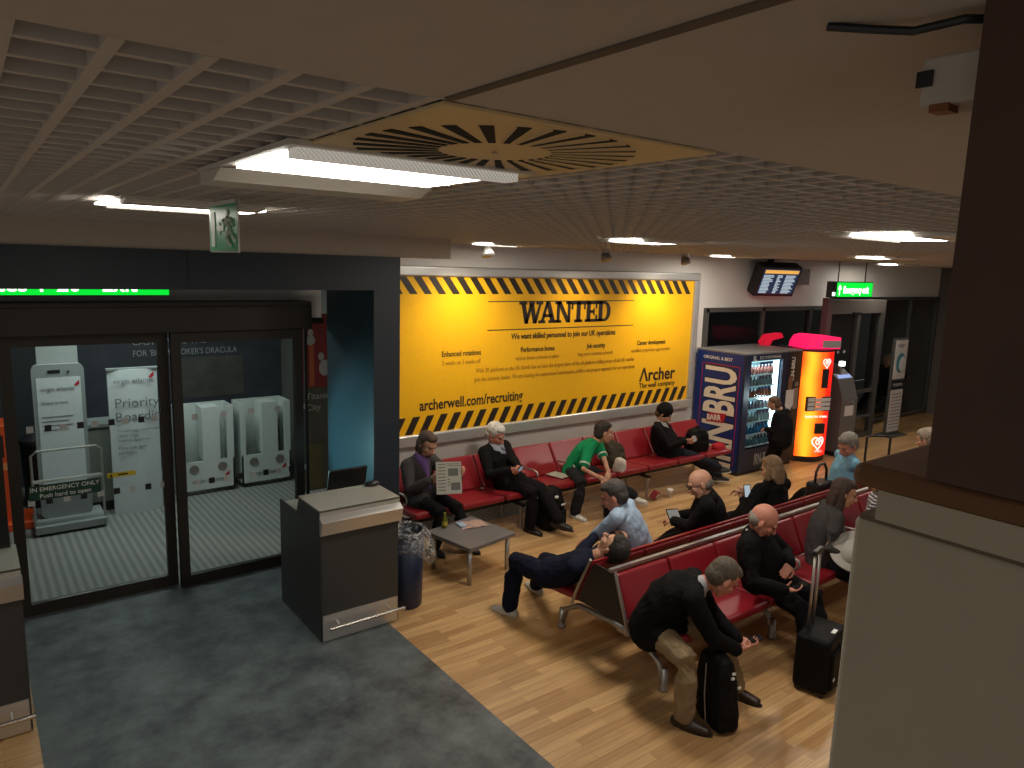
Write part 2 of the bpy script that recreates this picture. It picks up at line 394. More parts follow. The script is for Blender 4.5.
# ------------------------------------------------------------------ hall beyond the doors
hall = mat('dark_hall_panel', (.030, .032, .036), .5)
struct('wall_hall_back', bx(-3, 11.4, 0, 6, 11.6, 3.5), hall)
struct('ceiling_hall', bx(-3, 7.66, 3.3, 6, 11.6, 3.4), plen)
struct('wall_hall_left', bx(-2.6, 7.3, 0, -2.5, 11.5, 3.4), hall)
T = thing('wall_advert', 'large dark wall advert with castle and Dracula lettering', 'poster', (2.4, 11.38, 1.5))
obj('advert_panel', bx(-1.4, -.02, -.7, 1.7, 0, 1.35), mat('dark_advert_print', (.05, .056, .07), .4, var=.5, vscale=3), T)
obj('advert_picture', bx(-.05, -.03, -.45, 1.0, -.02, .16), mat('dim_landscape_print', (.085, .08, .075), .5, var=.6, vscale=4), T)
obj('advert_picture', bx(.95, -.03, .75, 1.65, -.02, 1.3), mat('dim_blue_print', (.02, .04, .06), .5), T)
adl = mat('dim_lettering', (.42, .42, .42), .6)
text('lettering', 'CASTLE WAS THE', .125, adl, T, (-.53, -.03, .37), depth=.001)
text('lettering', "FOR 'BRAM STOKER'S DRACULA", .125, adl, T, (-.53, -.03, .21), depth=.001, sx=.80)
# white check-in / boarding totem shaped like a phone
wp = mat('white_panel', (.60, .63, .64), .45); greyp = mat('grey_panel', (.26, .28, .28), .5); gt = mat('grey_print', (.16, .16, .18), .6)
redp = mat('red_print', (.45, .02, .04), .5)
T = thing('sign_stand', 'white rounded phone-shaped sign stand behind the left glass door', 'sign stand', (.80, 9.5, 0))
def rrect(w, h, r, n=6):
    pts = []
    for cx, cz, a0 in ((w-r, h-r, 0), (-w+r, h-r, 90), (-w+r, r, 180), (w-r, r, 270)):
        for k in range(n+1):
            a = R(a0+90*k/n); pts.append((cx+r*cos(a), cz+r*sin(a)))
    return pts
obj('stand_panel', prism(B(), rrect(.255, 1.78, .07), (0, 0, .12), (1, 0, 0), (0, 0, 1), (0, .07, 0)), greyp, T)
obj('sign_sheet', prism(B(), rrect(.215, 1.25, .01), (0, -.004, .50), (1, 0, 0), (0, 0, 1), (0, .004, 0)), wp, T)
obj('slot', bx(-.10, -.006, 1.80, .02, 0, 1.835), blackp, T); obj('lens', lathe(B(), (0, 0, 0), [(.012, 0), (.012, .01)]), blackp, T, loc=(.10, -.008, 1.81))
text('lettering', 'virgin atlantic', .062, gt, T, (-.18, -.008, 1.60), depth=.001); obj('logo_tail', prism(B(), [(.15, 1.66), (.20, 1.71), (.20, 1.66), (.16, 1.64)], (0, -.007, 0), (1, 0, 0), (0, 0, 1), (0, .003, 0)), redp, T)
text('lettering', 'Check in here', .045, gt, T, (-.18, -.008, 1.45), depth=.001)
for k in range(4): obj('text_lines', bx(-.18, -.008, 1.30-k*.05, .12-.05*(k % 2), -.004, 1.308-k*.05), gt, T)
obj('upper_sign', bx(-.19, .08, 1.75, .21, .10, 2.22), mat('pale_grey_sign', (.30, .32, .31), .5), T)
obj('base_plate', bx(-.34, -.28, .03, .36, .25, .12, bev=.01), greyp, T); obj('base_shadow_gap', bx(-.30, -.24, .004, .32, .22, .03), blackp, T)
bm = B(); pipe(bm, [(-.33, -.2, .12), (-.33, -.2, .92), (-.28, -.22, .97), (.30, -.22, .97), (.35, -.2, .92), (.35, -.2, .12)], .014); pipe(bm, [(-.33, -.2, .62), (.35, -.2, .62)], .02)
obj('rail', bm, alu, T)
obj('shelf', bx(-.36, -.26, .50, .30, -.16, .56), wp, T)
T = thing('bag_belt_unit', 'grey box unit between the two white sign stands', 'kiosk', (1.17, 9.85, 0))
obj('body', bx(-.17, 0, 0, .22, .4, 1.05, bev=.02), mat('grey_green_panel', (.22, .24, .20), .6), T); obj('top_lip', bx(-.18, -.02, 1.05, .23, .42, 1.10, bev=.01), greyp, T); obj('dark_foot', bx(-.16, -.01, .004, .21, .38, .12), blackp, T)
T = thing('priority_sign', 'white Priority Boarding board with airline lettering', 'sign stand', (1.57, 9.62, 0))
bm = B()
NN = 12
loft(bm, [[V((-.27+.54*k/NN, -.05*sin(pi*k/NN), z)) for k in range(NN+1)]+[V((.27-.54*k/NN, .05-.05*sin(pi*k/NN)+.0, z)) for k in range(NN+1)] for z in (.004, 1.78)])
obj('board', bm, wp, T); obj('top_edge', bx(-.28, -.03, 1.78, .28, .04, 1.80), greyp, T)
text('lettering', 'virgin atlantic', .082, gt, T, (-.22, -.056, 1.62), depth=.001); obj('logo_tail', prism(B(), [(.17, 1.69), (.225, 1.75), (.225, 1.69), (.18, 1.66)], (0, -.05, 0), (1, 0, 0), (0, 0, 1), (0, .003, 0)), redp, T)
text('lettering', 'Priority', .16, gt, T, (-.22, -.056, 1.33), depth=.001); text('lettering', 'Boarding', .16, gt, T, (-.22, -.056, 1.16), depth=.001)
for k, s in enumerate(('Transferring connections', 'Upper Class', 'Premium Economy', 'Flying Club Gold', 'passengers')):
    text('lettering', s, .045, gt, T, (-.20, -.056, 1.03-k*.06-(.03 if k > 2 else 0)), depth=.001)
# baggage sizers
def sizer(x, y, label):
    T = thing('baggage_sizer', label, 'baggage gauge', (x, y, 0), group='pair of white airline baggage gauges')
    g = mat('sizer_white', (.56, .60, .58), .5)
    w, dpt, h = .68, .42, 1.18
    obj('front_panel', bx(0, 0, .07, w, .02, .46), g, T)
    bm = bx(0, 0, .07, .02, dpt, h); obj('side_panel', bm, g, T); obj('side_panel', bx(w-.02, 0, .07, w, dpt, h), g, T)
    obj('back_panel', bx(.02, dpt-.02, .07, w-.02, dpt, h), g, T)
    obj('divider', bx(.28, 0, .46, .50, .30, h), g, T)
    obj('front_edge', bx(.02, 0, .46, .06, .02, h), g, T)
    obj('front_edge', bx(w-.09, 0, .46, w-.02, .02, h), g, T)
    for a in (.16, .52):
        bm = B(); lathe(bm, (0, 0, 0), [(.06, 0), (.06, .006)]); o = obj('round_picture', bm, mat('sizer_picture', (.20, .17, .15), .6, var=.8, vscale=15), T); o.rotation_euler = (R(90), 0, 0); o.location = (a, -.001, .36)
    text('lettering', 'virgin atlantic', .075, gt, T, (.13, -.004, .17), depth=.001); obj('logo_tail', prism(B(), [(.55, .24), (.61, .29), (.61, .24), (.56, .21)], (0, -.004, 0), (1, 0, 0), (0, 0, 1), (0, .003, 0)), redp, T)
    for a in (.06, w-.06):
        for b in (.05, dpt-.05): obj('foot', lathe(B(), (a, b, .0035), [(.02, 0), (.02, .07)]), blackp, T)
sizer(2.12, 9.86, 'white baggage gauge beside the Priority Boarding board'); sizer(2.90, 9.86, 'white baggage gauge nearest the red poster, right of its twin')
# orange kiosk
T = thing('ticket_kiosk', 'orange upright machine at the far left behind the glass', 'kiosk', (.20, 9.7, 0))
org = mat('orange_panel', (.85, .10, .015), .4)
obj('body', bx(-.30, 0, .004, .18, .45, 1.22, bev=.02), org, T); obj('screen', bx(-.25, -.006, .85, .05, 0, 1.10), blackp, T); obj('slot', bx(-.2, -.006, .62, .03, 0, .66), blackp, T)
obj('base', bx(-.34, -.12, .004, .30, .4, .10, bev=.015), org, T); obj('trim_band', bx(-.28, -.006, .70, .16, 0, .78), mat('pale_orange', (.9, .35, .12), .5), T)
T = thing('dark_bin', 'dark waste bin behind the glass beside orange kiosk', 'bin', (.60, 10.5, 0))
obj('bin_body', lathe(B(), (0, 0, .004), [(.15, 0), (.17, .8)]), blackp, T); obj('bin_lid', lathe(B(), (0, 0, .8), [(.18, 0), (.18, .05), (.1, .12)]), mat('dark_lid', (.03, .03, .03), .4), T)

# ------------------------------------------------------------------ yellow billboard
T = thing('billboard', 'yellow WANTED recruitment poster in a silver frame on back wall', 'billboard', (0, WY, 0))
X0, X1, Z0, Z1 = 3.92, 9.18, 1.11, 2.99
bm = B()
for a, b, c, d in ((X0-.13, Z0-.15, X1+.13, Z0), (X0-.13, Z1, X1+.13, Z1+.12), (X0-.13, Z0, X0, Z1), (X1, Z0, X1+.13, Z1)):
    box(bm, a, -.11, b, c, -.002, d, bev=.02)
obj('frame', bm, mat('silver_frame', (.56, .55, .54), .35, .6), T)
obj('poster', bx(X0, -.075, Z0, X1, -.06, Z1), yellow, T)
PY = -.078
bm = B(); bmb = B(); p = .195
k = 0
while X0+k*p < X1:
    xa = X0+k*p+.02
    def clipx(v): return max(X0+.002, min(X1-.002, v))
    a = [(xa-.15, Z1-.005), (xa-.15+.1, Z1-.005), (xa+.1, Z1-.205), (xa, Z1-.205)]
    a = [(clipx(q[0]), q[1]) for q in a]
    prism(bm, a, (0, PY, 0), (1, 0, 0), (0, 0, 1), (0, .003, 0))
    a = [(clipx(q[0]), q[1]) for q in [(xa-.06, Z0+.005), (xa+.04, Z0+.005), (xa+.15, Z0+.215), (xa+.05, Z0+.215)]]
    prism(bmb, a, (0, PY, 0), (1, 0, 0), (0, 0, 1), (0, .003, 0)); k += 1
obj('hazard_stripes', bm, ink, T); obj('hazard_stripes', bmb, ink, T)
def slab_word(word, x, z, h, wd, gap, bm):
    t = .24*h; s = .15*h
    def q(*pts): prism(bm, [(x+a*h, z+b*h) for a, b in pts], (0, PY, 0), (1, 0, 0), (0, 0, 1), (0, .003, 0))
    def r(a, b, c, d): q((a, b), (c, b), (c, d), (a, d))
    for ch in word:
        if ch == 'W':
            r(-.06, .87, .40, 1); r(.50, .87, .84, 1); r(.93, .87, 1.34, 1)
            q((.06, .9), (.31, .9), (.50, 0), (.28, 0)); q((.28, 0), (.46, 0), (.72, .9), (.56, .9)); q((.56, .9), (.80, .9), (.98, 0), (.76, 0)); q((.78, 0), (.98, 0), (1.24, .9), (1.10, .9)); wch = 1.22
        elif ch == 'A':
            r(-.08, 0, .34, .13); r(.52, 0, 1.02, .13); q((.06, .1), (.24, .1), (.52, 1), (.36, 1)); q((.34, 1), (.60, 1), (.92, .1), (.64, .1)); r(.2, .28, .75, .42); wch = .98
        elif ch == 'N':
            r(-.02, 0, .38, .13); r(-.02, .87, .36, 1); r(.66, .87, 1.06, 1); r(.09, 0, .27, 1); r(.77, 0, .95, 1); q((.09, 1), (.36, 1), (.95, 0), (.70, 0)); wch = 1.06
        elif ch == 'T':
            r(.0, .85, .92, 1); r(.0, .62, .12, .9); r(.80, .62, .92, .9); r(.33, 0, .59, 1); r(.2, 0, .72, .13); wch = .94
        elif ch == 'E':
            r(.0, 0, .82, .14); r(0, .86, .80, 1); r(.10, 0, .36, 1); r(.3, .43, .62, .57); r(.70, 0, .82, .34); r(.69, .66, .80, 1); r(.54, .34, .64, .66); wch = .86
        elif ch == 'D':
            r(0, 0, .5, .14); r(0, .86, .5, 1); r(.10, 0, .36, 1); pts = []
            for k in range(9):
                a = -pi/2+pi*k/8; pts.append((.5+.42*cos(a), .5+.5*sin(a)))
            for k in range(8, -1, -1):
                a = -pi/2+pi*k/8; pts.append((.5+.17*cos(a), .5+.36*sin(a)))
            for k in range(8): q(pts[k], pts[k+1], pts[16-k], pts[17-k])
            wch = .96
        x += (wch+gap)*h
bm = B(); slab_word('WANTED', 5.75, 2.40, .285, 0, -.05, bm); obj('wanted_lettering', bm, ink, T)
bm = bx(5.24, PY, 2.685, 7.86, PY+.003, 2.697); box(bm, 5.24, PY, 2.325, 7.86, PY+.003, 2.337); obj('rule_lines', bm, ink, T)
def bt(s, x, z, size, m=ink, bold=.012, sx=1.0, align='LEFT'): text('lettering', s, size, m, T, (x, PY, z), align=align, depth=.0015, bold=bold, sx=sx)
bt('We want skilled personnel to join our UK operations', 6.56, 2.205, .108, align='CENTER', sx=.80, bold=.018)
for s, s2, x in (('Enhanced rotations', '2 weeks on 3 weeks off', 4.86), ('Performance bonus', 'various bonus schemes in place', 6.07), ('Job security', 'long term contracts of work', 7.13), ('Career development', 'excellent progression opportunities', 8.28)):
    bt(s, x, 2.03, .095, align='CENTER', sx=.78); bt(s2, x, 1.925, .082, inkb, .0, align='CENTER', sx=.72)
bt('With 38 platforms in the UK North Sea we have the largest share of the oil platform drilling sector of the UK market', 6.5, 1.80, .085, inkb, 0, align='CENTER', sx=.70)
bt('Join the industry leader. We are looking for experienced maintenance, drillers and project engineers for our operations', 6.5, 1.69, .085, inkb, 0, align='CENTER', sx=.70)
bt('archerwell.com/recruiting', 4.27, 1.395, .185, bold=.018, sx=.81)
bt('\u039brcher', 8.06, 1.475, .27, bold=.022, sx=1.02); bt('The well company', 8.06, 1.37, .108, bold=.01, sx=1.02)

# ceiling spotlights over the billboard
for x, lab in ((4.75, 'ceiling spotlight above the left part of the yellow poster'), (6.6, 'ceiling spotlight above the middle of the yellow poster'), (8.15, 'ceiling spotlight above the right end of the yellow poster')):
    T = thing('spotlight', lab, 'spotlight', (x, 6.78, CEIL), group='spotlights washing the yellow poster')
    obj('mount', lathe(B(), (0, 0, -.04), [(.05, 0), (.05, .04)]), alu, T)
    o = obj('lamp_head', lathe(B(), (0, 0, 0), [(.03, 0.05), (.05, .02), (.075, -.06), (.07, -.07)]), mat('grey_lamp_metal', (.25, .24, .23), .4, .5), T, smooth=True, loc=(0, 0, -.07)); o.rotation_euler = (R(-25), 0, 0)

# ------------------------------------------------------------------ windows and doors at the right
dk = mat('dark_grey_window_frame', (.07, .07, .065), .5); ng = mat('night_glass', (.02, .022, .024), .08, spec=.7)
def window(name, x0, x1, z0, z1, y, mull):
    d = bpy.data.objects.new(name, None); C.objects.link(d); d['kind'] = 'structure'
    bm = bx(x0, y, z1-.07, x1, y+.1, z1); box(bm, x0, y, z0, x0+.07, y+.1, z1); box(bm, x1-.07, y, z0, x1, y+.1, z1); box(bm, x0, y, z0, x1, y+.1, z0+.07)
    for q in mull: box(bm, q, y, z0, q+.07, y+.1, z1)
    obj('window_frame', bm, dk, d); obj('pane', bx(x0+.05, y+.04, z0+.05, x1-.05, y+.05, z1-.05), glass, d)
window('window_2', 9.56, 13.25, .05, 2.56, 7.44, (11.1, 12.6)); window('window_3', 15.35, 17.95, .05, 2.72, 7.44, (16.6,))
struct('wall_night_hall', bx(7.0, 11, 0, 24, 11.1, 3.5), mat('night_wall', (.025, .026, .03), .7, var=.5, vscale=1.2))
struct('floor_night', bx(7.0, 7.66, -.1, 24, 11, -.01), mat('night_floor', (.10, .10, .095), .6))
struct('ceiling_night', bx(6.0, 7.66, 3.4, 24, 11, 3.5), plen)
pink = emis('pink_topper_glow', (1, .01, .10), .9)
d = bpy.data.objects.new('door_4', None); C.objects.link(d); d['kind'] = 'structure'
mauve = mat('mauve_post_paint', (.15, .09, .095), .5)
bm = bx(12.2, 6.88, 0, 12.36, 6.99, 2.74); obj('door_post', bm, mauve, d)
bm = bx(12.36, 6.9, 2.45, 14.35, 7.05, 2.70); obj('header_box', bm, mat('grey_brown_header', (.11, .095, .085), .5), d)
bm = bx(14.22, 6.9, 0, 14.35, 7.0, 2.45); box(bm, 13.30, 6.9, 0, 13.42, 7.0, 2.45); box(bm, 13.42, 6.92, .9, 14.22, 6.98, .97); box(bm, 12.36, 6.92, 0, 14.22, 6.98, .10); box(bm, 13.42, 6.92, .40, 14.22, 6.98, .45)
obj('door_frame', bm, dk, d)
obj('door_glass', bx(12.4, 6.95, .1, 13.3, 6.96, 2.45), ng, d); obj('door_glass', bx(13.42, 6.95, .1, 14.22, 6.96, 2.45), glass, d)
obj('sensor', bx(13.1, 6.86, 2.42, 13.35, 6.9, 2.48), blackp, d)
bm = B()
for xx in (12.55, 12.78, 13.0): box(bm, xx, 6.935, 1.72, xx+.05, 6.945, 1.77)
for xx in (12.6, 13.1): box(bm, xx, 6.935, 1.05, xx+.05, 6.945, 1.10)
obj('glass_square', bm, sq_w, d)
# things outside seen dimly through the right doors
T = thing('hanging_banner', 'dim dark red banner behind the right door glass', 'banner', (15.0, 8.2, 1.9))
obj('banner_cloth', prism(B(), [(-.35, -.1), (-.15, -.45), (.3, -.35), (.38, .2), (.1, .42), (-.3, .3)], (0, 0, 0), (1, 0, 0), (0, 0, 1), (0, .03, 0)), mat('dim_red_cloth', (.16, .02, .02), .8), T)
obj('banner_pole', cyl(B(), (0, .04, -1.9), (0, .04, .3), .015), dk, T)
T = thing('dim_bench', 'dim grey seating seen through the right door glass', 'bench', (15.2, 9.0, 0))
obj('seat', bx(-.6, 0, .4, 1.8, .5, .48), mat('dim_grey_seat', (.22, .22, .2), .7), T); obj('backrest', bx(-.6, .5, .5, 1.8, .56, 1.1), mat('dim_grey_seat', (.22, .22, .2)), T)
for xx in (-.5, .6, 1.7): obj('leg', bx(xx, .05, 0-.01, xx+.05, .5, .4), dk, T)
# lit green exit sign
T = thing('lit_exit_sign', 'green lit Emergency exit sign above the automatic doors', 'sign', (11.65, 6.5, 2.9))
obj('sign_housing', bx(-.05, .0, -.13, 1.30, .10, .14), blackp, T); obj('sign_face', bx(.10, -.006, -.115, 1.28, 0, .125), emis('green_exit_glow', (.0, .55, .03), 1.3), T)
text('lettering', 'Emergency exit', .17, wl, T, (.30, -.008, -.055), depth=.001, bold=.02, sx=.80)
obj('arrow', prism(B(), [(.17, -.09), (.19, -.09), (.19, .03), (.225, .0), (.225, .03), (.18, .09), (.135, .03), (.135, .0), (.17, .03)], (0, -.009, 0), (1, 0, 0), (0, 0, 1), (0, .002, 0)), wl, T)
obj('sensor', bx(-.03, -.01, -.10, .04, 0, -.04), wl, T)
for a in (.2, 1.1): obj('hanger', cyl(B(), (a, .05, .14), (a, .05, .48), .01), dk, T)
# departures monitor
T = thing('departures_monitor', 'tilted black departures screen hanging below the ceiling', 'monitor', (10.95, 7.1, 3.0))
mt = Matrix.Rotation(R(-20), 4, 'Z') @ Matrix.Rotation(R(24), 4, 'X') @ Matrix.Diagonal((.86, 1, 1, 1))
def trs(o, mt): o.data.transform(mt); return o
trs(obj('screen_housing', bx(-.46, 0, -.27, .46, .22, .27, bev=.02), blackp, T), mt)
trs(obj('screen', bx(-.40, -.004, -.215, .42, 0, .235), emis('navy_screen', (.012, .03, .07), .6), T), mt)
trs(obj('screen_header', bx(-.37, -.008, .155, .39, -.004, .215), emis('amber_screen', (.75, .38, .08), .8), T), mt)
bm = B(); random.seed(4)
for k in range(13):
    z = .125-k*.026
    for a, b in ((-.37, -.13), (-.06, .06), (.13, .38)): box(bm, a, -.008, z-.015, b-random.random()*.08, -.004, z)
trs(obj('screen_rows', bm, emis('pale_screen', (.45, .55, .62), .7), T), mt)
obj('wall_bracket', bx(.3, .30, -.05, 1.45, .40, .24), mat('grey_mount', (.16, .13, .12), .6), T)
obj('hanger', bx(-.03, .12, .2, .03, .22, .38), blackp, T)

# ------------------------------------------------------------------ vending machines
blue = mat('blue_machine_print', (.012, .03, .16), .35, spec=.4); navyp = mat('navy_machine_front', (.008, .015, .045), .4)
VX, VY = 9.42, 6.525
T = thing('drinks_machine', 'blue and navy vending machine filled with drinks, IRN-BRU side print', 'vending machine', (VX, VY, 0))
W1 = 1.14; DP = .93; HT = 1.90
bm = bx(0, .04, .06, .03, DP, HT); obj('side_panel', bm, blue, T)
bm = bx(W1-.03, .04, .06, W1, DP, HT); box(bm, .03, DP-.03, .06, W1-.03, DP, HT); obj('cabinet', bm, navyp, T)
obj('top_panel', bx(0, 0, HT, W1+.38, DP, HT+.03, bev=.008), mat('grey_machine_top', (.20, .19, .18), .5), T)
obj('plinth', bx(.02, .04, .0, W1+.36, DP-.04, .06), blackp, T)
bm = bx(0, 0, .06, .14, .04, HT); box(bm, .98, 0, .06, W1, .04, HT); box(bm, .14, 0, .06, .98, .04, .40); box(bm, .14, 0, 1.80, .98, .04, HT)
obj('door', bm, navyp, T)
obj('glass', bx(.14, .012, .40, .98, .02, 1.80), glass, T)
obj('lining', bx(.03, .50, .40, W1-.03, .52, HT), mat('pale_blue_lining', (.35, .55, .60), .5), T)
obj('light_tube', bx(.86, .06, .62, .96, .10, 1.77), emis('cold_tube_glow', (.72, .95, 1), 3.2), T)
bm = bx(.10, .06, 1.775, .98, .12, 1.79); obj('light_tube', bm, emis('cold_tube_glow2', (.6, .9, 1), 1.0), T)
area('machine_lamp', (VX+.55, VY+.07, 1.77), .75, .06, 9, (.75, .95, 1))
area('machine_lamp', (VX+.85, VY+.14, 1.15), .08, 1.0, 10, (.75, .95, 1), (0, R(90), 0))
shelfz = [.44, .63, .83, 1.03, 1.22, 1.40, 1.58]
for z in shelfz: obj('shelf', bx(.05, .045, z-.02, .86, .5, z, bev=.003), mat('pale_shelf', (.50, .72, .76), .4), T)
cols = [(.10, .30, .42), (.02, .20, .45), (.30, .42, .45), (.16, .14, .16), (.24, .08, .05), (.20, .28, .30), (.16, .06, .05), (.45, .45, .46)]
bot = {}
for r_, z in enumerate(shelfz):
    c = cols[r_]
    h = .14
    bmz = lathe(B(), (0, 0, 0), [(.026, 0), (.028, .01), (.028, .075), (.012, .115), (.010, .128)], 12); me = bpy.data.meshes.new('drink_bottle'); bmz.to_mesh(me); bmz.free(); me.shade_smooth(); me.materials.append(mat('drink_%d' % r_, c, .25))
    bmz = lathe(B(), (0, 0, .128), [(.0125, 0), (.0125, .016)], 10); mc = bpy.data.meshes.new('bottle_cap'); bmz.to_mesh(mc); bmz.free(); mc.materials.append(mat('cap_%d' % (r_ % 3), ((.7, .72, .75), (.05, .2, .5), (.6, .1, .05))[r_ % 3], .4))
    where = ('bottom', 'second', 'third', 'fourth', 'fifth', 'sixth', 'top')[r_]
    cn = ('pale blue', 'bright blue', 'pale grey', 'dark', 'red-brown', 'grey', 'dark red')[r_]
    for k in range(9):
        o = bpy.data.objects.new('drink_bottle', me); link(o); o.location = (VX+.10+k*.088, VY+.08, z+.0005)
        tag(o, 'small %s drink bottle on the %s shelf up in the vending machine' % (cn, where) if 0 < r_ < 6 else 'small %s drink bottle on the %s shelf in the vending machine' % (cn, where), 'bottle', 'drinks on the %s machine shelf' % where)
        o2 = bpy.data.objects.new('bottle_cap', mc); link(o2, o)
# control column of the drinks machine
obj('control_column', bx(W1, -.005, .06, W1+.38, .6, HT), blackp, T)
obj('price_card', bx(W1+.03, -.012, 1.06, W1+.14, -.005, 1.50), mat('brown_card', (.20, .09, .05), .5, var=.4), T)
prism_b = prism(B(), [(0, 0), (.10, -.10), (.22, 0), (.22, .26), (0, .26)], (W1-.02, -.02, 1.02), (1, 0, 0), (0, 0, 1), (0, .01, 0)); obj('notice_sheet', prism_b, mat('notice_paper', (.62, .58, .56), .8), T)
text('lettering', 'IRN-BRU', .13, mat('white_machine_print', (.75, .72, .66), .4), T, (W1+.17, -.008, 1.42), ux=(0, 0, 1), uy=(-1, 0, 0), depth=.001, bold=.03, sx=.8)
obj('coin_panel', bx(W1+.20, -.014, .95, W1+.33, -.005, 1.30), alu, T)
obj('keypad', bx(W1+.21, -.02, 1.33, W1+.30, -.005, 1.40), alu, T)
bm = B()
for k in range(4): box(bm, W1+.05, -.012, .36+k*.05, W1+.10, -.005, .39+k*.05)
obj('stickers', bm, mat('white_machine_print', (.75, .72, .66)), T)
mw = mat('white_machine_print', (.75, .72, .66)); mred = mat('red_machine_print', (.42, .015, .02), .4)
# side lettering, reading upwards
def fit_side(word, z0, z1, ya, yb, m, xo, bold):
    o = text('lettering', word, .6, m, T, (0, 0, 0), ux=(1, 0, 0), uy=(0, 1, 0), depth=.001, bold=bold)
    n_ = len(o.data.vertices); co = np.empty(n_*3, dtype=np.float32); o.data.vertices.foreach_get('co', co); co = co.reshape(-1, 3)
    lo, hi = co.min(0), co.max(0); t = (co-lo)/(hi-lo)
    new = np.stack([xo+np.where(t[:, 2] > .5, -.002, 0.), ya+(yb-ya)*t[:, 1], z0+(z1-z0)*t[:, 0]], 1).astype(np.float32)
    o.data.vertices.foreach_set('co', new.ravel()); o.data.update(); o.name = 'lettering'; return o
dnv = mat('deep_navy_print', (.004, .008, .04), .4); cmp_ = mat('cream_machine_print', (.72, .65, .55), .5)
for word, z0, z1 in (('BRU', .93, 1.67), ('IRN', .10, .80)):
    fit_side(word, z0-.025, z1+.025, .12, .76, dnv, -.001, .055); fit_side(word, z0, z1, .14, .74, cmp_, -.004, .03)
prism(bm := B(), [(-.05, 0), (-.02, -.34), (.13, -.38), (.10, -.04)], (-.011, .66, .82), (0, 0, 1), (0, 1, 0), (.003, 0, 0)); obj('badge', bm, mred, T)
text('lettering', 'BARR', .13, mw, T, (-.013, .64, .80), ux=(0, -1, .10), uy=(0, .10, 1), depth=.001, bold=.025, sx=.85)
text('lettering', 'ORIGINAL & BEST', .07, mw, T, (-.003, .80, 1.78), ux=(0, -1, 0), uy=(0, 0, 1), depth=.001)
bm = bx(-.004, .10, 1.70, -.001, .80, 1.71); box(bm, -.004, .80, .15, -.001, .81, 1.71); box(bm, -.004, .10, .15, -.001, .11, 1.71); obj('red_border', bm, mred, T)
text('lettering', 'IRN-BRU', .25, mat('grey_machine_print', (.42, .42, .42), .5), T, (.40, -.004, .14), depth=.001, bold=.02, sx=.48)
text('lettering', '1L', .10, mw, T, (.16, -.004, 1.815), depth=.001, bold=.03); text('lettering', 'EST. PHENOMENAL', .07, mat('grey_machine_print', (.42, .42, .42)), T, (.34, -.004, 1.825), depth=.001, bold=.01, sx=.95)

# red ice cream machine with rounded backlit front
T = thing('ice_cream_machine', 'tall red and orange backlit ice cream vending machine', 'vending machine', (11.36, 6.50, 0), rotz=R(-24))
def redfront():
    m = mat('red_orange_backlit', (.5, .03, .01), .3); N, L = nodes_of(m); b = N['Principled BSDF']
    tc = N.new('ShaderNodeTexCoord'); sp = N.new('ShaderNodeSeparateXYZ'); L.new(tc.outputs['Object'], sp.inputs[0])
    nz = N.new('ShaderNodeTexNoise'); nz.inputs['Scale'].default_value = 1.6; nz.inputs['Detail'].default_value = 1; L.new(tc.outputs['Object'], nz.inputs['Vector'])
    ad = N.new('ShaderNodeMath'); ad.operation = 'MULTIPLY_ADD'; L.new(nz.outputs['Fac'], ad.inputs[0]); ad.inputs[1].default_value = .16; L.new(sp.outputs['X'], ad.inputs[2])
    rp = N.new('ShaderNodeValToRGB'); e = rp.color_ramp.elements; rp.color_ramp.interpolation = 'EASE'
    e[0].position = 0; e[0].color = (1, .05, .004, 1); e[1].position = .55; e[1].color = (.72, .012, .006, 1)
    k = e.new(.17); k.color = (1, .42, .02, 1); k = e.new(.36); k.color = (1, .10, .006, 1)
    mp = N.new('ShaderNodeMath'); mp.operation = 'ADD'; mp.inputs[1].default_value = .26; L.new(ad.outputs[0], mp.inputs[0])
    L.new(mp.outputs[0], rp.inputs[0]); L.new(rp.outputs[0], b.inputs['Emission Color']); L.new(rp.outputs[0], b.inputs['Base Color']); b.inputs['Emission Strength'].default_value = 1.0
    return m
rw = .315
bm = B(); NN = 14
def fr(off, z): return [V((-rw+2*rw*k/NN, -.14*sin(pi*k/NN)-off, z)) for k in range(NN+1)]
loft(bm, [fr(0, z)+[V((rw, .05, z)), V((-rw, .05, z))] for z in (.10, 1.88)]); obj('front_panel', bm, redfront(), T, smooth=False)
obj('cabinet', bx(-rw-.0, .05, .05, rw+.0, .70, 1.90), blackp, T)
bm = B(); loft(bm, [fr(.01, z)+[V((rw, .7, z)), V((-rw, .7, z))] for z in (1.88, 1.91)]); obj('cap_rim', bm, blackp, T)
bm = B(); loft(bm, [fr(-.02, z)+[V((rw, .7, z)), V((-rw, .7, z))] for z in (0, .10)]); obj('plinth', bm, blackp, T)
bm = B(); pts = [(-.30, 0), (.34, 0), (.34, .19), (-.10, .22), (-.22, .19), (-.28, .10)]
prism(bm, pts, (0, -.10, 1.93), (1, 0, 0), (0, 0, 1), (0, .5, 0)); obj('topper', bm, pink, T)
obj('topper_plate', bx(0, -.108, 1.95, .34, -.10, 2.07), mat('grey_plate', (.35, .33, .33), .4), T)
wr = emis('white_backlit', (1, .80, .72), .9)
def onf(x): return -.14*sin(pi*(x+rw)/(2*rw))-.004
def heart(cx, cz, s, m):
    bm = B(); pts = []
    for k in range(41):
        t = 2*pi*k/40; hx = 16*sin(t)**3; hz = 13*cos(t)-5*cos(2*t)-2*cos(3*t)-cos(4*t); pts.append((cx+hx/17*s, cz+hz/17*s))
    pipe(bm, [(a, onf(a)-.004, b) for a, b in pts], s*.10, 6)
    pts = []
    for k in range(30):
        t = k/29*2.6*pi; rr = s*(.55-.45*k/29); pts.append((cx+rr*cos(t), cz+.08*s+rr*sin(t)))
    pipe(bm, [(a, onf(a)-.004, b) for a, b in pts], s*.09, 6); obj('heart_logo', bm, m, T)
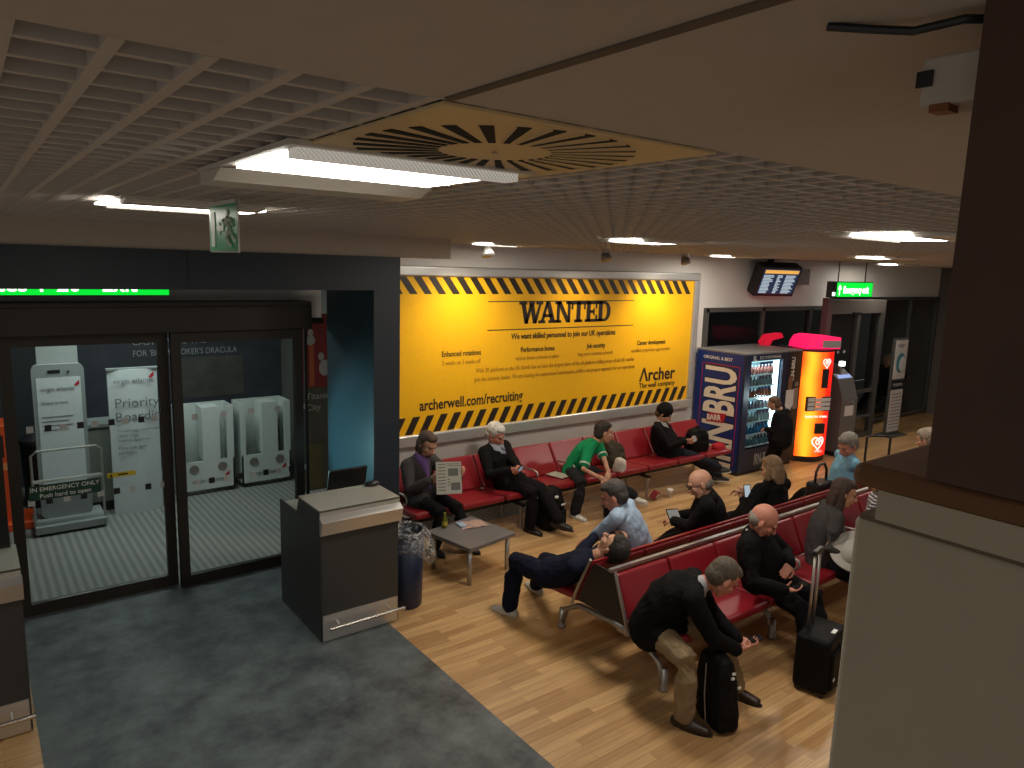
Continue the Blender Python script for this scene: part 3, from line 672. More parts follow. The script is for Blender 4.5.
heart(.10, 1.70, .09, wr); heart(.07, .34, .13, wr)
obj('display_window', bx(.02, -.158, 1.28, .13, -.13, 1.60), blackp, T)
bm = B()
for j in range(3):
    for k in range(3):
        a = -.20+k*.145; box(bm, a, onf(a+.06)-.03, .90+j*.075, a+.135, onf(a+.06), .96+j*.075)
obj('button_panel', bm, mat('silver_buttons', (.62, .60, .58), .4), T)
obj('button_surround', bx(-.22, -.135, .885, .25, -.10, 1.13), mat('dark_surround', (.05, .03, .03), .4), T)
text('lettering', 'luxury ice cream', .065, wr, T, (-.24, -.152, .78), depth=.002, bold=.02, sx=.95)
obj('delivery_flap', bx(-.03, -.168, .50, .15, -.12, .68, bev=.01), blackp, T)
text('lettering', "WALL'S", .05, wr, T, (.0, -.150, .18), depth=.001, sx=.9)
# second pink topper seen behind the drinks machine
T = thing('lit_topper', 'pink lit ice cream topper standing behind the drinks machine top', 'sign', (11.02, 7.15, HT+.03))
prism(bm := B(), [(-.25, .06), (-.12, .18), (.25, .20), (.32, .12), (.0, .08), (-.06, .0), (-.20, .0)], (0, 0, 0), (1, 0, 0), (0, 0, 1), (0, .12, 0)); obj('topper_shade', bm, emis('dim_pink_glow', (.8, .01, .04), .45), T)
obj('stem', bx(-.08, .03, 0, -.02, .09, .10), blackp, T)
# cash machine
T = thing('cash_machine', 'grey cash machine with sloping screen beside the doors', 'cash machine', (12.02, 6.35, 0), rotz=R(-4))
gm = mat('grey_atm', (.17, .16, .16), .4, .3)
prism(bm := B(), [(0, .05), (0, 1.42), (.10, 1.50), (.30, 1.36), (.42, 1.02), (.42, .05)], (0, 0, 0), (0, -1, 0), (0, 0, 1), (.46, 0, 0)); bmesh.ops.translate(bm, verts=bm.verts[:], vec=(0, .42, 0)); obj('body', bm, gm, T)
prism(bm := B(), [(0, 0), (0, 1.36), (.10, 1.44), (.28, 1.32), (.41, 1.0), (.41, .95), (.35, .95)], (0.04, .415, .0), (0, -1, 0), (0, 0, 1), (.001, 0, 0)); bm.free()
o = obj('screen', bx(.07, -.004, 0, .39, 0, .26), emis('pale_blue_screen', (.10, .13, .18), .6), T); o.location = (0, .02, 1.05); o.rotation_euler = (R(-22), 0, 0)
o = obj('screen_header', bx(.04, -.006, 0, .42, 0, .07), emis('blue_header', (.30, .40, .75), .7), T); o.location = (0, .13, 1.37); o.rotation_euler = (R(-45), 0, 0)
obj('keypad', bx(.12, -.02, .92, .34, .0, .98), alu, T)
obj('notice', bx(.10, -.005, .72, .36, 0, .90), mat('notice_paper', (.62, .58, .56)), T); obj('notice', bx(.05, -.005, .15, .40, 0, .32), mat('notice_paper', (.62, .58, .56)), T)
obj('plinth', bx(-.01, -.02, 0, .47, .43, .08), blackp, T)
obj('side_light', bx(-.02, .05, 1.60, .06, .12, 1.68), wl, T)
obj('top_bracket', bx(0, .1, 1.45, .05, .4, 1.62), gm, T)
# totem by the doors
T = thing('information_totem', 'tall slim white information totem beside the right doors', 'sign stand', (14.45, 6.70, 0), rotz=R(-2))
obj('totem_panel', bx(.02, 0, .02, .52, .05, 1.95), dk, T)
obj('upper_sheet', bx(.05, -.008, 1.15, .50, 0, 1.92), mat('notice_paper', (.62, .58, .56)), T); obj('lower_sheet', bx(.05, -.008, .08, .50, 0, .93), mat('notice_paper', (.62, .58, .56)), T)
obj('dark_band', bx(.05, -.01, .95, .50, 0, 1.12), blackp, T)
bm = B(); ell(bm, (.28, -.012, 1.47), XYZ, (.17, .006, .20)); obj('round_picture', bm, mat('blue_green_print', (.06, .22, .30), .5, var=.7, vscale=6), T)
bm = B(); ell(bm, (.33, -.018, 1.44), XYZ, (.12, .006, .15)); obj('round_picture', bm, wp, T)
text('lettering', 'Luggage', .09, gt, T, (.09, -.012, 1.80), depth=.001); text('lettering', 'FLIGHTS', .09, wp, T, (.09, -.014, 1.0), depth=.001)
for k in range(11): obj('text_lines', bx(.08, -.011, .16+k*.068, .47, -.007, .175+k*.068), gt, T)
obj('foot', bx(-.05, -.15, 0.001, .60, .2, .02), dk, T)
# dark tubular stand in front of doors
T = thing('queue_rail', 'black tubular rail frame near the automatic doors', 'rail', (10.60, 5.16, 0))
bm = B(); pipe(bm, [(0, 0, 0.005), (0, 0, .78), (.03, -.02, .80), (.27, -.18, .80), (.30, -.2, .78), (.30, -.2, .005)], .018); obj('rail_frame', bm, blackp, T)
bm = cyl(B(), (0, 0, .001), (0, 0, .02), .05); cyl(bm, (.3, -.2, .001), (.3, -.2, .02), .05); obj('rail_foot', bm, blackp, T)

# ------------------------------------------------------------------ hanging exit sign
T = thing('hanging_exit_sign', 'green running man exit sign hanging from the ceiling grid', 'exit sign', (.835, 2.98, 3.268), rotz=R(0))
gs = mat('green_exit_plate', (.008, .32, .13), .4); pf = mat('exit_figure', (.55, .66, .50), .5)
obj('sign_plate', bx(-.004, -.18, -.095, .004, .18, .085), gs, T)
obj('sign_border', bx(-.003, -.19, -.103, .003, .19, .09), mat('clear_plastic_edge', (.35, .36, .30), .3), T)
obj('top_channel', bx(-.012, -.18, .078, .012, .18, .092), mat('white_channel', (.7, .7, .66), .5), T)
bm = bx(-.007, .10, -.08, -.0045, .15, .055)
prism(bm, [(-.02, -.02), (.03, -.02), (.03, .0), (-.02, .0)], (-.007, 0, 0), (0, 1, 0), (0, 0, 1), (.002, 0, 0)); prism(bm, [(.03, -.035), (.07, -.01), (.03, .015)], (-.007, 0, 0), (0, 1, 0), (0, 0, 1), (.002, 0, 0))
ell(bm, (-.006, -.07, .048), XYZ, (.002, .017, .014))
for a in ([(-.07, .03), (-.10, -.015)], [(-.10, -.015), (-.07, -.045), (-.11, -.075)], [(-.10, -.015), (-.13, -.04), (-.165, -.06)], [(-.075, .02), (-.04, .005), (-.02, .02)], [(-.08, .02), (-.12, .02), (-.135, -.0)]):
    pipe(bm, [(-.006, p[0], p[1]) for p in a], .009, 6)
obj('running_man', bm, pf, T)
for a in (-.12, .12): obj('hanger', cyl(B(), (0, a, .09), (0, a, .112), .003), alu, T)

# ------------------------------------------------------------------ parapet and pillar near the camera
PX = .70
struct('wall_parapet', bx(PX, -1.2, 0, 1.25, .345, 2.912, bev=.006), mat('beige_parapet_paint', (.47, .42, .32), .75, bump=.04, bscale=120))
struct('wall_parapet_band', bx(PX+.001, -1.2, 2.914, 1.24, .325, 2.944), MATS['beige_parapet_paint'])
struct('trim_4', bx(PX+.002, -1.2, 2.910, PX+.1, .340, 2.916), mat('brown_shadow_gap', (.16, .12, .08), .8))
struct('trim_5', bx(PX-.002, -1.2, 2.943, 1.26, .352, 2.966, bev=.008), mat('dark_wood_coping', (.16, .075, .030), .75, var=.3, vscale=8, stretch=(8, 1, 8)))
struct('pillar_near', bx(PX+.0, -1.2, 2.966, 1.25, .283, CEIL), mat('dark_brown_wood_panel', (.085, .042, .028), .7, var=.3, vscale=6, stretch=(8, 1, 1)))
T = thing('security_sensor_box', 'beige box with dark lens fixed beside the brown pillar', 'sensor', (PX+.02, .283, 3.33))
obj('box_body', bx(0, 0.0, -.025, .05, .055, .018, bev=.003), cream, T)
obj('lens', bx(-.003, .044, -.008, .0, .058, .006), blackp, T); obj('orange_tab', bx(.0, .028, -.031, .02, .045, -.024), mat('orange_tab_plastic', (.22, .07, .02), .5), T)
T = tag(obj('cable', pipe(B(), [(.66, .40, CEIL-.003), (.69, .37, CEIL-.006), (.70, .34, CEIL-.012), (.705, .30, CEIL-.010), (.72, .287, CEIL-.01)], .004), blackp), 'short black cable running along the ceiling to the brown pillar', 'cable')

# ------------------------------------------------------------------ podiums (gate desks)
stone = mat('pale_laminate', (.36, .34, .29), .5); dkl = mat('dark_grey_laminate', (.040, .040, .038), .45, var=.1)
def podium(x, y, label, full=True):
    T = thing('gate_desk', label, 'desk', (x, y, 0), group=None)
    w = .69
    obj('cabinet', bx(0, 0, .02, w, .55, .98), dkl, T)
    obj('side_panel', bx(-.012, .005, .005, 0, .93, .99), dkl, T); obj('side_panel', bx(w, .005, .005, w+.012, .93, .99), dkl, T)
    obj('worktop', bx(0, .5, .93, w, .93, .96), stone, T)
    prism(bm := B(), [(0, .97), (0, 1.14), (.46, 1.14), (.52, .99), (.52, .97)], (-.01, 0, 0), (0, 1, 0), (0, 0, 1), (w+.02, 0, 0)); obj('top_box', bm, dkl, T)
    obj('counter_front', bx(-.015, -.012, .99, w+.015, .002, 1.145), stone, T); obj('counter_top', bx(-.015, -.012, 1.135, w+.015, .46, 1.15), stone, T)
    prism(bm := B(), [(0, 1.10), (-.06, 1.06), (-.03, .945), (0, .94)], (-.02, -.01, 0), (0, 1, 0), (0, 0, 1), (w+.04, 0, 0)); obj('steel_ledge', bm, steel, T)
    obj('kick_plate', bx(0, -.008, .01, w, 0, .235), steel, T)
    h = obj('foot_rail', cyl(B(), (.03, -.085, .15), (w+.03, -.085, .15), .016), chrome, T)
    for a in (.12, w-.10): obj('rail_bracket', cyl(B(), (a, -.085, .15), (a, -.004, .17), .010), steel, T)
    return T
podium(2.186, 5.361, 'dark gate desk with pale top and steel foot rail, beside the blue bin')
podium(-.535, 5.361, 'gate desk cut off at the left edge of the picture')
T = tag(obj('computer_mouse', ell(B(), (0, 0, .017), XYZ, (.075, .045, .026)), blackp, smooth=True), 'black rounded mouse-like device on the pale desk top', 'device'); T.location = (2.83, 5.76, 1.151)
T = thing('desk_screen', 'black low screen standing behind the pale desk top', 'monitor', (2.74, 6.12, .985))
o = obj('screen', bx(-.19, 0, 0, .19, .02, .27, bev=.004), blackp, T); o.rotation_euler = (R(15), 0, 0); obj('stand', bx(-.05, .02, 0, .05, .12, .02), blackp, T)
T = thing('desk_screen', 'black slanted screen on the desk cut off at left', 'monitor', (.0, 5.75, 1.15))
o = obj('screen', bx(-.25, 0, .02, .14, .02, .28, bev=.004), blackp, T); o.rotation_euler = (R(-50), 0, 0); obj('stand', bx(-.1, -.05, 0, .0, .08, .03), blackp, T)

# bin with clear bag
T = thing('waste_bin', 'blue cylindrical bin with a clear bag, beside the gate desk', 'bin', (3.10, 5.62, 0))
binb = mat('navy_bin_plastic', (.010, .017, .045), .4)
obj('bin_body', lathe(B(), (0, 0, 0), [(.150, .002), (.155, .01), (.168, .70), (.150, .70), (.14, .05)], 28, cap=False), binb, T, smooth=True)
obj('bin_base', lathe(B(), (0, 0, 0), [(.150, .001), (.150, .03)], 28), binb, T)
obj('rim', lathe(B(), (0, 0, 0), [(.165, .68), (.180, .69), (.180, .725), (.150, .725), (.150, .68)], 28, cap=False), mat('dark_rim', (.012, .018, .035), .35), T, smooth=True)
bag = mat('clear_bag_film', (.80, .80, .79), .15, spec=.9, alpha=.2)
N_, L_ = nodes_of(bag); tc_ = N_.new('ShaderNodeTexCoord'); nz_ = N_.new('ShaderNodeTexNoise'); nz_.inputs['Scale'].default_value = 14; nz_.inputs['Detail'].default_value = 6; nz_.inputs['Distortion'].default_value = 2.5
L_.new(tc_.outputs['Object'], nz_.inputs['Vector']); rp_ = N_.new('ShaderNodeValToRGB'); rp_.color_ramp.elements[0].position = .48; rp_.color_ramp.elements[0].color = (.05, .05, .05, 1); rp_.color_ramp.elements[1].position = .68; rp_.color_ramp.elements[1].color = (.62, .62, .62, 1)
L_.new(nz_.outputs['Fac'], rp_.inputs[0]); L_.new(rp_.outputs[0], N_['Principled BSDF'].inputs['Alpha'])  # noise in the alpha paints whitish highlights on the film's wrinkles
bb_ = N_.new('ShaderNodeBump'); bb_.inputs['Strength'].default_value = .8; bb_.inputs['Distance'].default_value = .02; L_.new(nz_.outputs['Fac'], bb_.inputs['Height']); L_.new(bb_.outputs[0], N_['Principled BSDF'].inputs['Normal'])
bm = B(); random.seed(3); rings = []
for j, (r_, z) in enumerate([(.10, .35), (.13, .62), (.150, .728), (.178, .742), (.200, .70), (.215, .62), (.225, .54), (.20, .47)]):
    ring = []
    for i in range(36):
        a = 2*pi*i/36; k = 1+(.07*sin(5*a+j)+.05*random.random()) * (1 if j > 3 else .3)
        sag = 0.0
        if j > 3:
            bulge = max(0, cos(a+.2))**1.3; k += .28*bulge*(j-3)/3.5; sag = -.10*bulge*(j-3)/4+.10*(1-bulge)*(j-3)/4
        ring.append(V((r_*k*cos(a), r_*k*sin(a), z+sag)))
    rings.append(ring)
loft(bm, rings, cap=False); obj('bin_bag', bm, bag, T, smooth=True)

# coffee table with bottle and magazines
T = thing('coffee_table', 'low square grey-topped table with steel legs', 'table', (4.03, 5.92, 0), rotz=R(10))
obj('tabletop', bx(-.33, -.33, .385, .33, .33, .415, bev=.008), mat('grey_tabletop', (.15, .145, .15), .35), T)
obj('table_edge', bx(-.325, -.325, .370, .325, .325, .386), alu, T)
for a in (-.27, .27):
    for b in (-.27, .27): obj('leg', cyl(B(), (a, b, 0), (a, b, .372), .024), alu, T, smooth=True)
T = thing('juice_bottle', 'small green and yellow drink bottle on the coffee table', 'bottle', (3.86, 6.16, .4155))
obj('bottle_body', lathe(B(), (0, 0, 0), [(.025, 0), (.028, .01), (.028, .09), (.012, .13), (.012, .145)]), mat('yellow_green_drink', (.12, .13, .01), .2), T, smooth=True)
obj('bottle_label', lathe(B(), (0, 0, .03), [(.0286, 0), (.0286, .045)], cap=False), mat('yellow_label', (.45, .35, .03), .5), T)
obj('bottle_cap', lathe(B(), (0, 0, .145), [(.014, 0), (.014, .02)]), mat('olive_cap', (.18, .20, .04), .4), T)
T = thing('magazine', 'open colourful magazine lying on the coffee table', 'magazine', (4.15, 6.08, .416), rotz=R(-8))
mg = mat('magazine_print', (.42, .28, .24), .5, var=.8, vscale=28); mg2 = mat('magazine_blue_print', (.30, .42, .55), .5, var=.5, vscale=20)
prism(bm := B(), [(-.15, 0), (-.08, .010), (0, .002), (.08, .010), (.15, 0), (.15, .003), (.08, .014), (0, .006), (-.08, .014), (-.15, .003)], (0, -.11, 0), (1, 0, 0), (0, 0, 1), (0, .20, 0)); obj('pages', bm, mg, T)
o = obj('blue_page', bx(-.15, -.05, .004, -.08, .09, .0155), mg2, T)

# ------------------------------------------------------------------ red seats
blk = mat('black_seat_shell', (.012, .011, .011), .5)
def seat_pad(w, d):    # rounded cushion, origin at the back left bottom corner
    return bx(.012, -d, 0, w-.012, 0, .075, bev=.028)
def back_pad(w, h):
    return bx(.010, -.03, 0, w-.010, .035, h, bev=.022)
Pch = .61
def seat_row(T, x0, n, ys, yb, ybt, zt, sgn, skip=()):
    """one row of n seats: seat front at ys, back foot at yb, back top at ybt; sgn -1: faces -Y"""
    d = abs(ys-yb)
    tilt = math.atan2(abs(ybt-yb), zt-.47)
    hh = math.hypot(ybt-yb, zt-.47)
    sb = bb = None
    for i in range(n):
        if sb is None:
            sb = obj('seat', seat_pad(Pch, d), redv, T, smooth=False); bb = obj('backrest', back_pad(Pch, hh), redv, T)
            ob, oc = sb, bb
        else:
            ob = sb.copy(); oc = bb.copy(); link(ob, T); link(oc, T)
        xx = x0+i*Pch
        ob.location = (xx, yb, .385); oc.location = (xx, yb, .455)
        if sgn > 0:
            ob.location.x += Pch; oc.location.x += Pch; ob.rotation_euler = (R(5), 0, pi); oc.rotation_euler = (-tilt, 0, pi) 
        else:
            ob.rotation_euler = (R(-4), 0, 0); oc.rotation_euler = (-tilt, 0, 0)
def armrest(T, x, yb, ys):
    bm = B(); s = 1 if ys > yb else -1
    pipe(bm, [(x, yb, .62), (x, yb+s*.26, .645), (x, yb+s*.33, .63), (x, yb+s*.35, .59), (x, yb+s*.32, .55), (x, yb+s*.1, .44)], .013, 8)
    return obj('armrest', bm, alu, T, smooth=True)
T = thing('wall_bench', 'long row of red vinyl seats along the wall below the yellow poster', 'bench', (0, 0, 0))
seat_row(T, 3.68, 9, 6.47, 6.98, 7.22, .83, -1)
obj('beam', bx(3.7, 6.74, .28, 9.15, 6.80, .34), blk, T)
for x in (5.22, 7.45, 8.95):
    bm = cyl(B(), (x, 6.60, .0), (x, 6.60, .30), .018); obj('leg', bm, alu, T); obj('leg', cyl(B(), (x, 7.0, .0), (x, 7.0, .30), .018), alu, T)
    obj('leg_crossbar', bx(x-.02, 6.55, .28, x+.02, 7.05, .31), blk, T)
for i in (0, 3, 4): 
    armrest(T, 3.68+i*Pch, 7.0, 6.5)
for i in range(10): obj('seat_joint', bx(3.68+i*Pch-.004, 6.55, .36, 3.68+i*Pch+.004, 6.98, .39), blk, T)
# back to back island of seats
T = thing('island_bench', 'back-to-back row of red seats in the middle of the floor', 'bench', (0, 0, 0))
N2 = 8; XB = 3.91
seat_row(T, XB, N2, 3.13, 3.60, 3.75, .80, -1)
seat_row(T, XB, N2, 4.62, 4.15, 3.99, .80, 1)
obj('beam', bx(XB+.12, 3.70, .26, XB+N2*Pch-.02, 3.80, .33), alu, T); obj('beam', bx(XB+.12, 3.98, .26, XB+N2*Pch-.02, 4.06, .33), alu, T)
for x in (XB+.12, XB+2.5*Pch, XB+5*Pch, XB+N2*Pch-.12):
    obj('leg_arch', pipe(B(), [(x, 3.28, .02), (x, 3.34, .20), (x, 3.50, .29), (x, 3.87, .31), (x, 4.24, .29), (x, 4.40, .20), (x, 4.46, .02)], .024), alu, T, smooth=True)
    for y in (3.28, 4.46): obj('leg', lathe(B(), (x, y, 0), [(.04, 0), (.035, .02), (.026, .06), (.026, .18)]), alu, T, smooth=True)
prism(bm := B(), [(3.60, .42), (3.745, .80), (3.97, .80), (4.14, .42)], (XB-.008, 0, 0), (0, 1, 0), (0, 0, 1), (.012, 0, 0)); obj('end_panel', bm, blk, T)
bm = pipe(B(), [(XB-.014, 3.56, .36), (XB-.014, 3.58, .46), (XB-.014, 3.72, .82)], .014, 6); obj('end_frame', bm, alu, T)
bm = pipe(B(), [(XB-.014, 4.20, .36), (XB-.014, 4.16, .47), (XB-.014, 4.0, .82)], .014, 6); obj('end_frame', bm, alu, T)
bm = bx(XB-.02, 3.755, .80, XB+N2*Pch, 3.79, .825); obj('top_rail', bm, alu, T)
bm = bx(XB-.02, 3.95, .80, XB+N2*Pch, 3.975, .825); obj('top_rail', bm, redv, T)
armrest(T, XB+3*Pch+.02, 3.62, 3.2); armrest(T, XB+5*Pch, 3.62, 3.2)

# ------------------------------------------------------------------ people
def lerp(a, b, t): return a+(b-a)*t
def two_bone(a, c, l1, l2, pole):
    a, c = V(a), V(c); d = c-a; L = d.length
    if L > (l1+l2)*.995: c = a+d*((l1+l2)*.995/L); d = c-a; L = d.length
    x = (l1*l1-l2*l2+L*L)/(2*L); h = math.sqrt(max(0, l1*l1-x*x)); dn = d/L; p = V(pole)-dn*V(pole).dot(dn)
    p = p.normalized() if p.length > 1e-4 else V((0, 0, 1))
    return a+dn*x+p*h, c
def hand(bm, w, d, nrm, side, curl=.5, s=1.0, thumb=1):
    """w wrist, d direction of the hand, nrm palm normal (where the palm faces), side +1 left / -1 right"""
    d = V(d).normalized(); nrm = V(nrm); nrm = (nrm-d*nrm.dot(d)).normalized(); t = d.cross(nrm)*side   # t: towards the thumb
    w = V(w)
    tube(bm, [w-d*.03, w+d*.02, w+d*.055, w+d*.085], [(.026, .02), (.033, .018), (.040, .017), (.040, .013)], 12, side=t)
    for k, (o, L) in enumerate(((.030, .070), (.010, .080), (-.010, .074), (-.029, .058))):
        p = w+d*.085+t*o*s; pts = [p-d*.02, p]; a = .15; q = p
        for j, seg in enumerate((.45, .32, .23)):
            a += curl*(.55+.12*k*.3)*(1.0 if j else .7)
            q = q+(d*cos(a)+nrm*sin(a)+t*(o*.8))*L*seg; pts.append(q.copy())
        tube(bm, pts, [.0095, .0095, .0088, .0082, .0072], 8)
    p = w+d*.03+t*.030
    tube(bm, [p, p+(d*.5+t*.75+nrm*.3).normalized()*.038, p+(d*.5+t*.75+nrm*.3).normalized()*.038+(d*.8+t*.15+nrm*.6*thumb).normalized()*.032, p+(d*.5+t*.75+nrm*.3).normalized()*.038+(d*.8+nrm*.8*thumb-t*.1).normalized()*.056], [.014, .0115, .0100, .0085], 8)
    return w+d*.09+nrm*.03
SK = {'fair': (.50, .26, .17), 'pink': (.52, .22, .15), 'tan': (.36, .18, .10)}
def cloth(name, col, var=.12, rough=.85, bump=.35, **k): return mat(name, col, rough, var=var, vscale=12, bump=bump, bscale=28, spec=.10, **k)

def person(label, hip, neck, head, fwd, look, hl, hr, al, ar, sk='fair', top=None, bot=None, hairc=(.03, .02, .015), hair='short',
           shf=None, slv='long', epl=None, epr=None, kpl=None, kpr=None, tfl=None, tfr=None, shoe=None, s=1.0, vox=.009, coat=0,
           hnl=None, hnr=None, hdl=None, hdr=None, curl=.7, bulge=0, back=.05, tilt=0, fat=1.0, shirt=None, tie=None, collar=None, hood=0, baggy=1.0, sole=None, wide=1.0):
    hip, neck, head = V(hip), V(neck), V(head)
    base = V((hip.x, hip.y, 0))
    T = thing('person', label, 'person', base)
    def lv(v): return V(v)-base
    hip, neck, head = lv(hip), lv(neck), lv(head)
    F = V((cos(R(fwd)), sin(R(fwd)), 0)); Lf = V((-F.y, F.x, 0))
    sf = fwd if shf is None else shf; SF = V((cos(R(sf)), sin(R(sf)), 0)); SL = V((-SF.y, SF.x, 0))
    SL = (SL+V((0, 0, tilt))).normalized()
    axis = (neck-hip).normalized(); chestF = SL.cross(axis); chestF = -chestF if chestF.dot(SF) < 0 else chestF
    sh = {1: neck+SL*.185*s*wide-axis*.055*s, -1: neck-SL*.185*s*wide-axis*.055*s}
    hj = {1: hip+Lf*.095*s, -1: hip-Lf*.095*s}
    UA, FA, TH, SN = .295*s, .255*s, .43*s, .42*s
    H = {1: lv(hl), -1: lv(hr)}; A = {1: lv(al), -1: lv(ar)}
    EP = {1: epl, -1: epr}; KP = {1: kpl, -1: kpr}; EL = {}; KN = {}
    for q in (1, -1):
        pole = EP[q] if EP[q] else (-chestF*.4+SL*q*.6-V((0, 0, .8)))
        EL[q], H[q] = two_bone(sh[q], H[q], UA, FA, pole)
        pole = KP[q] if KP[q] else (F+V((0, 0, .9)))
        KN[q], A[q] = two_bone(hj[q], A[q], TH, SN, pole)
    mid = lerp(hip, neck, .5)-chestF*back
    def sp(t): return hip*(1-t)**2+mid*2*t*(1-t)+neck*t*t
    skm = mat('skin_'+sk, SK[sk], .5, var=.10, vscale=14, spec=.4)
    # ---- head frame
    fd = V(look).normalized(); zup = (head-neck).normalized(); zup = (zup*.4+V((0, 0, 1)))
    lfv = zup.cross(fd).normalized(); upv = fd.cross(lfv).normalized()
    if hair == 'lying': pass
    hx = (fd, lfv, upv); h = s*1.08*1.07
    def hp(f, l, u): return head+fd*f*h+lfv*l*h+upv*u*h
    bm = B()
    tube(bm, [sp(0), sp(.35), sp(.7), sp(.93)], [(.13*s, .09*s), (.12*s, .085*s), (.135*s, .09*s), (.09*s, .055*s)], 16, side=[Lf, Lf, SL, SL])
    tube(bm, [sp(.9), neck+(head-neck)*.3, hp(-.025, 0, -.05)], [.065*s, .056*s, .055*s], 12)
    ell(bm, hp(-.012, 0, .022), hx, (.096*h, .077*h, .092*h), 18)
    ell(bm, hp(.025, 0, -.035), hx, (.068*h, .064*h, .082*h), 16)
    ell(bm, hp(.048, 0, -.088), hx, (.034*h, .036*h, .028*h), 12)
    ell(bm, hp(.076, 0, .020), hx, (.018*h, .052*h, .013*h), 10)
    for q in (1, -1):
        ell(bm, hp(.055, q*.040, -.028), hx, (.028*h, .022*h, .024*h), 10)
        ell(bm, hp(-.012, q*.080, -.012), (( fd*.9+lfv*q*.45).normalized(), lfv, upv), (.019*h, .009*h, .032*h), 10)
        tube(bm, [hp(.0, q*.045, -.06), hp(.045, q*.03, -.095)], [.026*h, .02*h], 8)
    tube(bm, [hp(.088, 0, .008), hp(.104, 0, -.020), hp(.112, 0, -.036)], [.009*h, .012*h, .016*h], 8)
    for q in (1, -1): ell(bm, hp(.098, q*.012, -.040), hx, (.011*h, .009*h, .008*h), 8)
    tube(bm, [hp(.086, -.018, -.066), hp(.094, 0, -.066), hp(.086, .018, -.066)], [.007*h, .0095*h, .007*h], 8)
    for q in (1, -1):
        tube(bm, [sh[q], EL[q], H[q]], [.038*s, .034*s, .026*s], 10)
        hd = (hdl if q > 0 else hdr) or (H[q]-EL[q]); hn = (hnl if q > 0 else hnr) or (V((0, 0, -1))-SL*q*.5)
        hand(bm, H[q], hd, hn, q, curl, s)
        tube(bm, [hj[q], lerp(hj[q], KN[q], .5), KN[q], lerp(KN[q], A[q], .35), A[q]], [.070*s, .058*s, .044*s, .046*s, .032*s], 10)
        ff = (tfl if q > 0 else tfr); ff = V(ff) if ff else F; ff = ff.normalized()
        tube(bm, [A[q]+V((0, 0, -.03)), A[q]+ff*.10*s+V((0, 0, -.055))], [.026*s, .016*s], 8)
    remeshed('body', bm, skm, T, vox*.72, 2)
    # ---- face details
    brow = mat('brow_%d' % int(hairc[0]*1000), tuple(c*.8 for c in hairc), .8); eye = mat('dark_eye', (.02, .015, .012), .2); lip = mat('lips_'+sk, tuple(c*f for c, f in zip(SK[sk], (.85, .6, .6))), .5)
    for q in (1, -1):
        bm = B(); tube(bm, [hp(.090, q*.018, .022), hp(.092, q*.034, .028), hp(.080, q*.050, .020)], [.003*h]*3, 6); obj('eyebrow', bm, brow, T, smooth=True)
        bm = B(); ell(bm, hp(.082, q*.032, .002), hx, (.007*h, .010*h, .0045*h), 8); obj('eye', bm, eye, T, smooth=True)
    bm = B(); tube(bm, [hp(.089, -.020, -.067), hp(.100, 0, -.067), hp(.089, .020, -.067)], [.003*h, .006*h, .003*h], 6); obj('lips', bm, lip, T, smooth=True)
    # ---- hair
    hm = mat('hair_%d_%d' % (int(hairc[0]*1000), int(hairc[2]*1000)), hairc, .7, var=.5, vscale=30, bump=.8, bscale=60, stretch=(1, 1, .25))
    bm = B()
    if hair in ('short', 'lying', 'long', 'neck', 'grey_full'):
        g = 1.0 if hair != 'grey_full' else 1.07
        ell(bm, hp(-.026, 0, .034), hx, (.092*h*g, .083*h*g, .090*h*g), 18)
        ell(bm, hp(-.048, 0, -.012), hx, (.066*h*g, .080*h*g, .080*h*g), 16)
        ell(bm, hp(.018, 0, .078), hx, (.062*h*g, .064*h, .040*h*g), 12)
    if hair == 'recede' or hair == 'neck_recede':
        ell(bm, hp(-.036, 0, .030), hx, (.080*h, .081*h, .084*h), 18); ell(bm, hp(-.048, 0, -.012), hx, (.062*h, .079*h, .076*h), 16)
    if hair == 'bald':
        ell(bm, hp(-.046, 0, -.020), hx, (.062*h, .0775*h, .062*h), 16)
    if hair in ('long', 'neck', 'neck_recede'):
        L = .44 if hair == 'long' else .15
        dn = V((0, 0, -1)); bk = -fd; bk.z = 0; bk = bk.normalized() if bk.length > .1 else -SF
        c0 = hp(-.075, 0, .0)
        tube(bm, [c0, c0+dn*.10*s+bk*.02, c0+dn*L*s+bk*.045], [(.075*s, .042*s), (.09*s, .045*s), (.06*s, .022*s)], 14, side=lfv)
        for q in (1, -1):
            c1 = hp(-.025, q*.072, .015); tube(bm, [c1, c1+dn*.10*s+bk*.01, c1+dn*L*.85*s+bk*.03], [(.036*s, .020*s), (.036*s, .024*s), (.022*s, .014*s)], 10, side=fd)
    if len(bm.verts): remeshed('hair', bm, hm, T, .0075, 1, disp=.008, dsize=.03)
    else: bm.free()
    if hair == 'beanie':
        bm = B(); ell(bm, hp(-.018, 0, .050), hx, (.104*h, .089*h, .098*h), 18); tube(bm, [hp(-.02, 0, .022), hp(-.02, 0, .038)], [(.094*h, .104*h)]*2, 18, side=lfv)
        remeshed('beanie', bm, cloth('black_knit', (.010, .010, .011)), T, .007, 2)
        bm = B(); ell(bm, hp(-.055, 0, -.035), hx, (.055*h, .078*h, .055*h), 14); remeshed('hair', bm, hm, T, .008, 1)
        bm = B(); ell(bm, hp(.045, 0, -.092), hx, (.050*h, .052*h, .034*h), 12); remeshed('beard', bm, mat('beard_brown', (.07, .035, .02), .9), T, .006, 1)
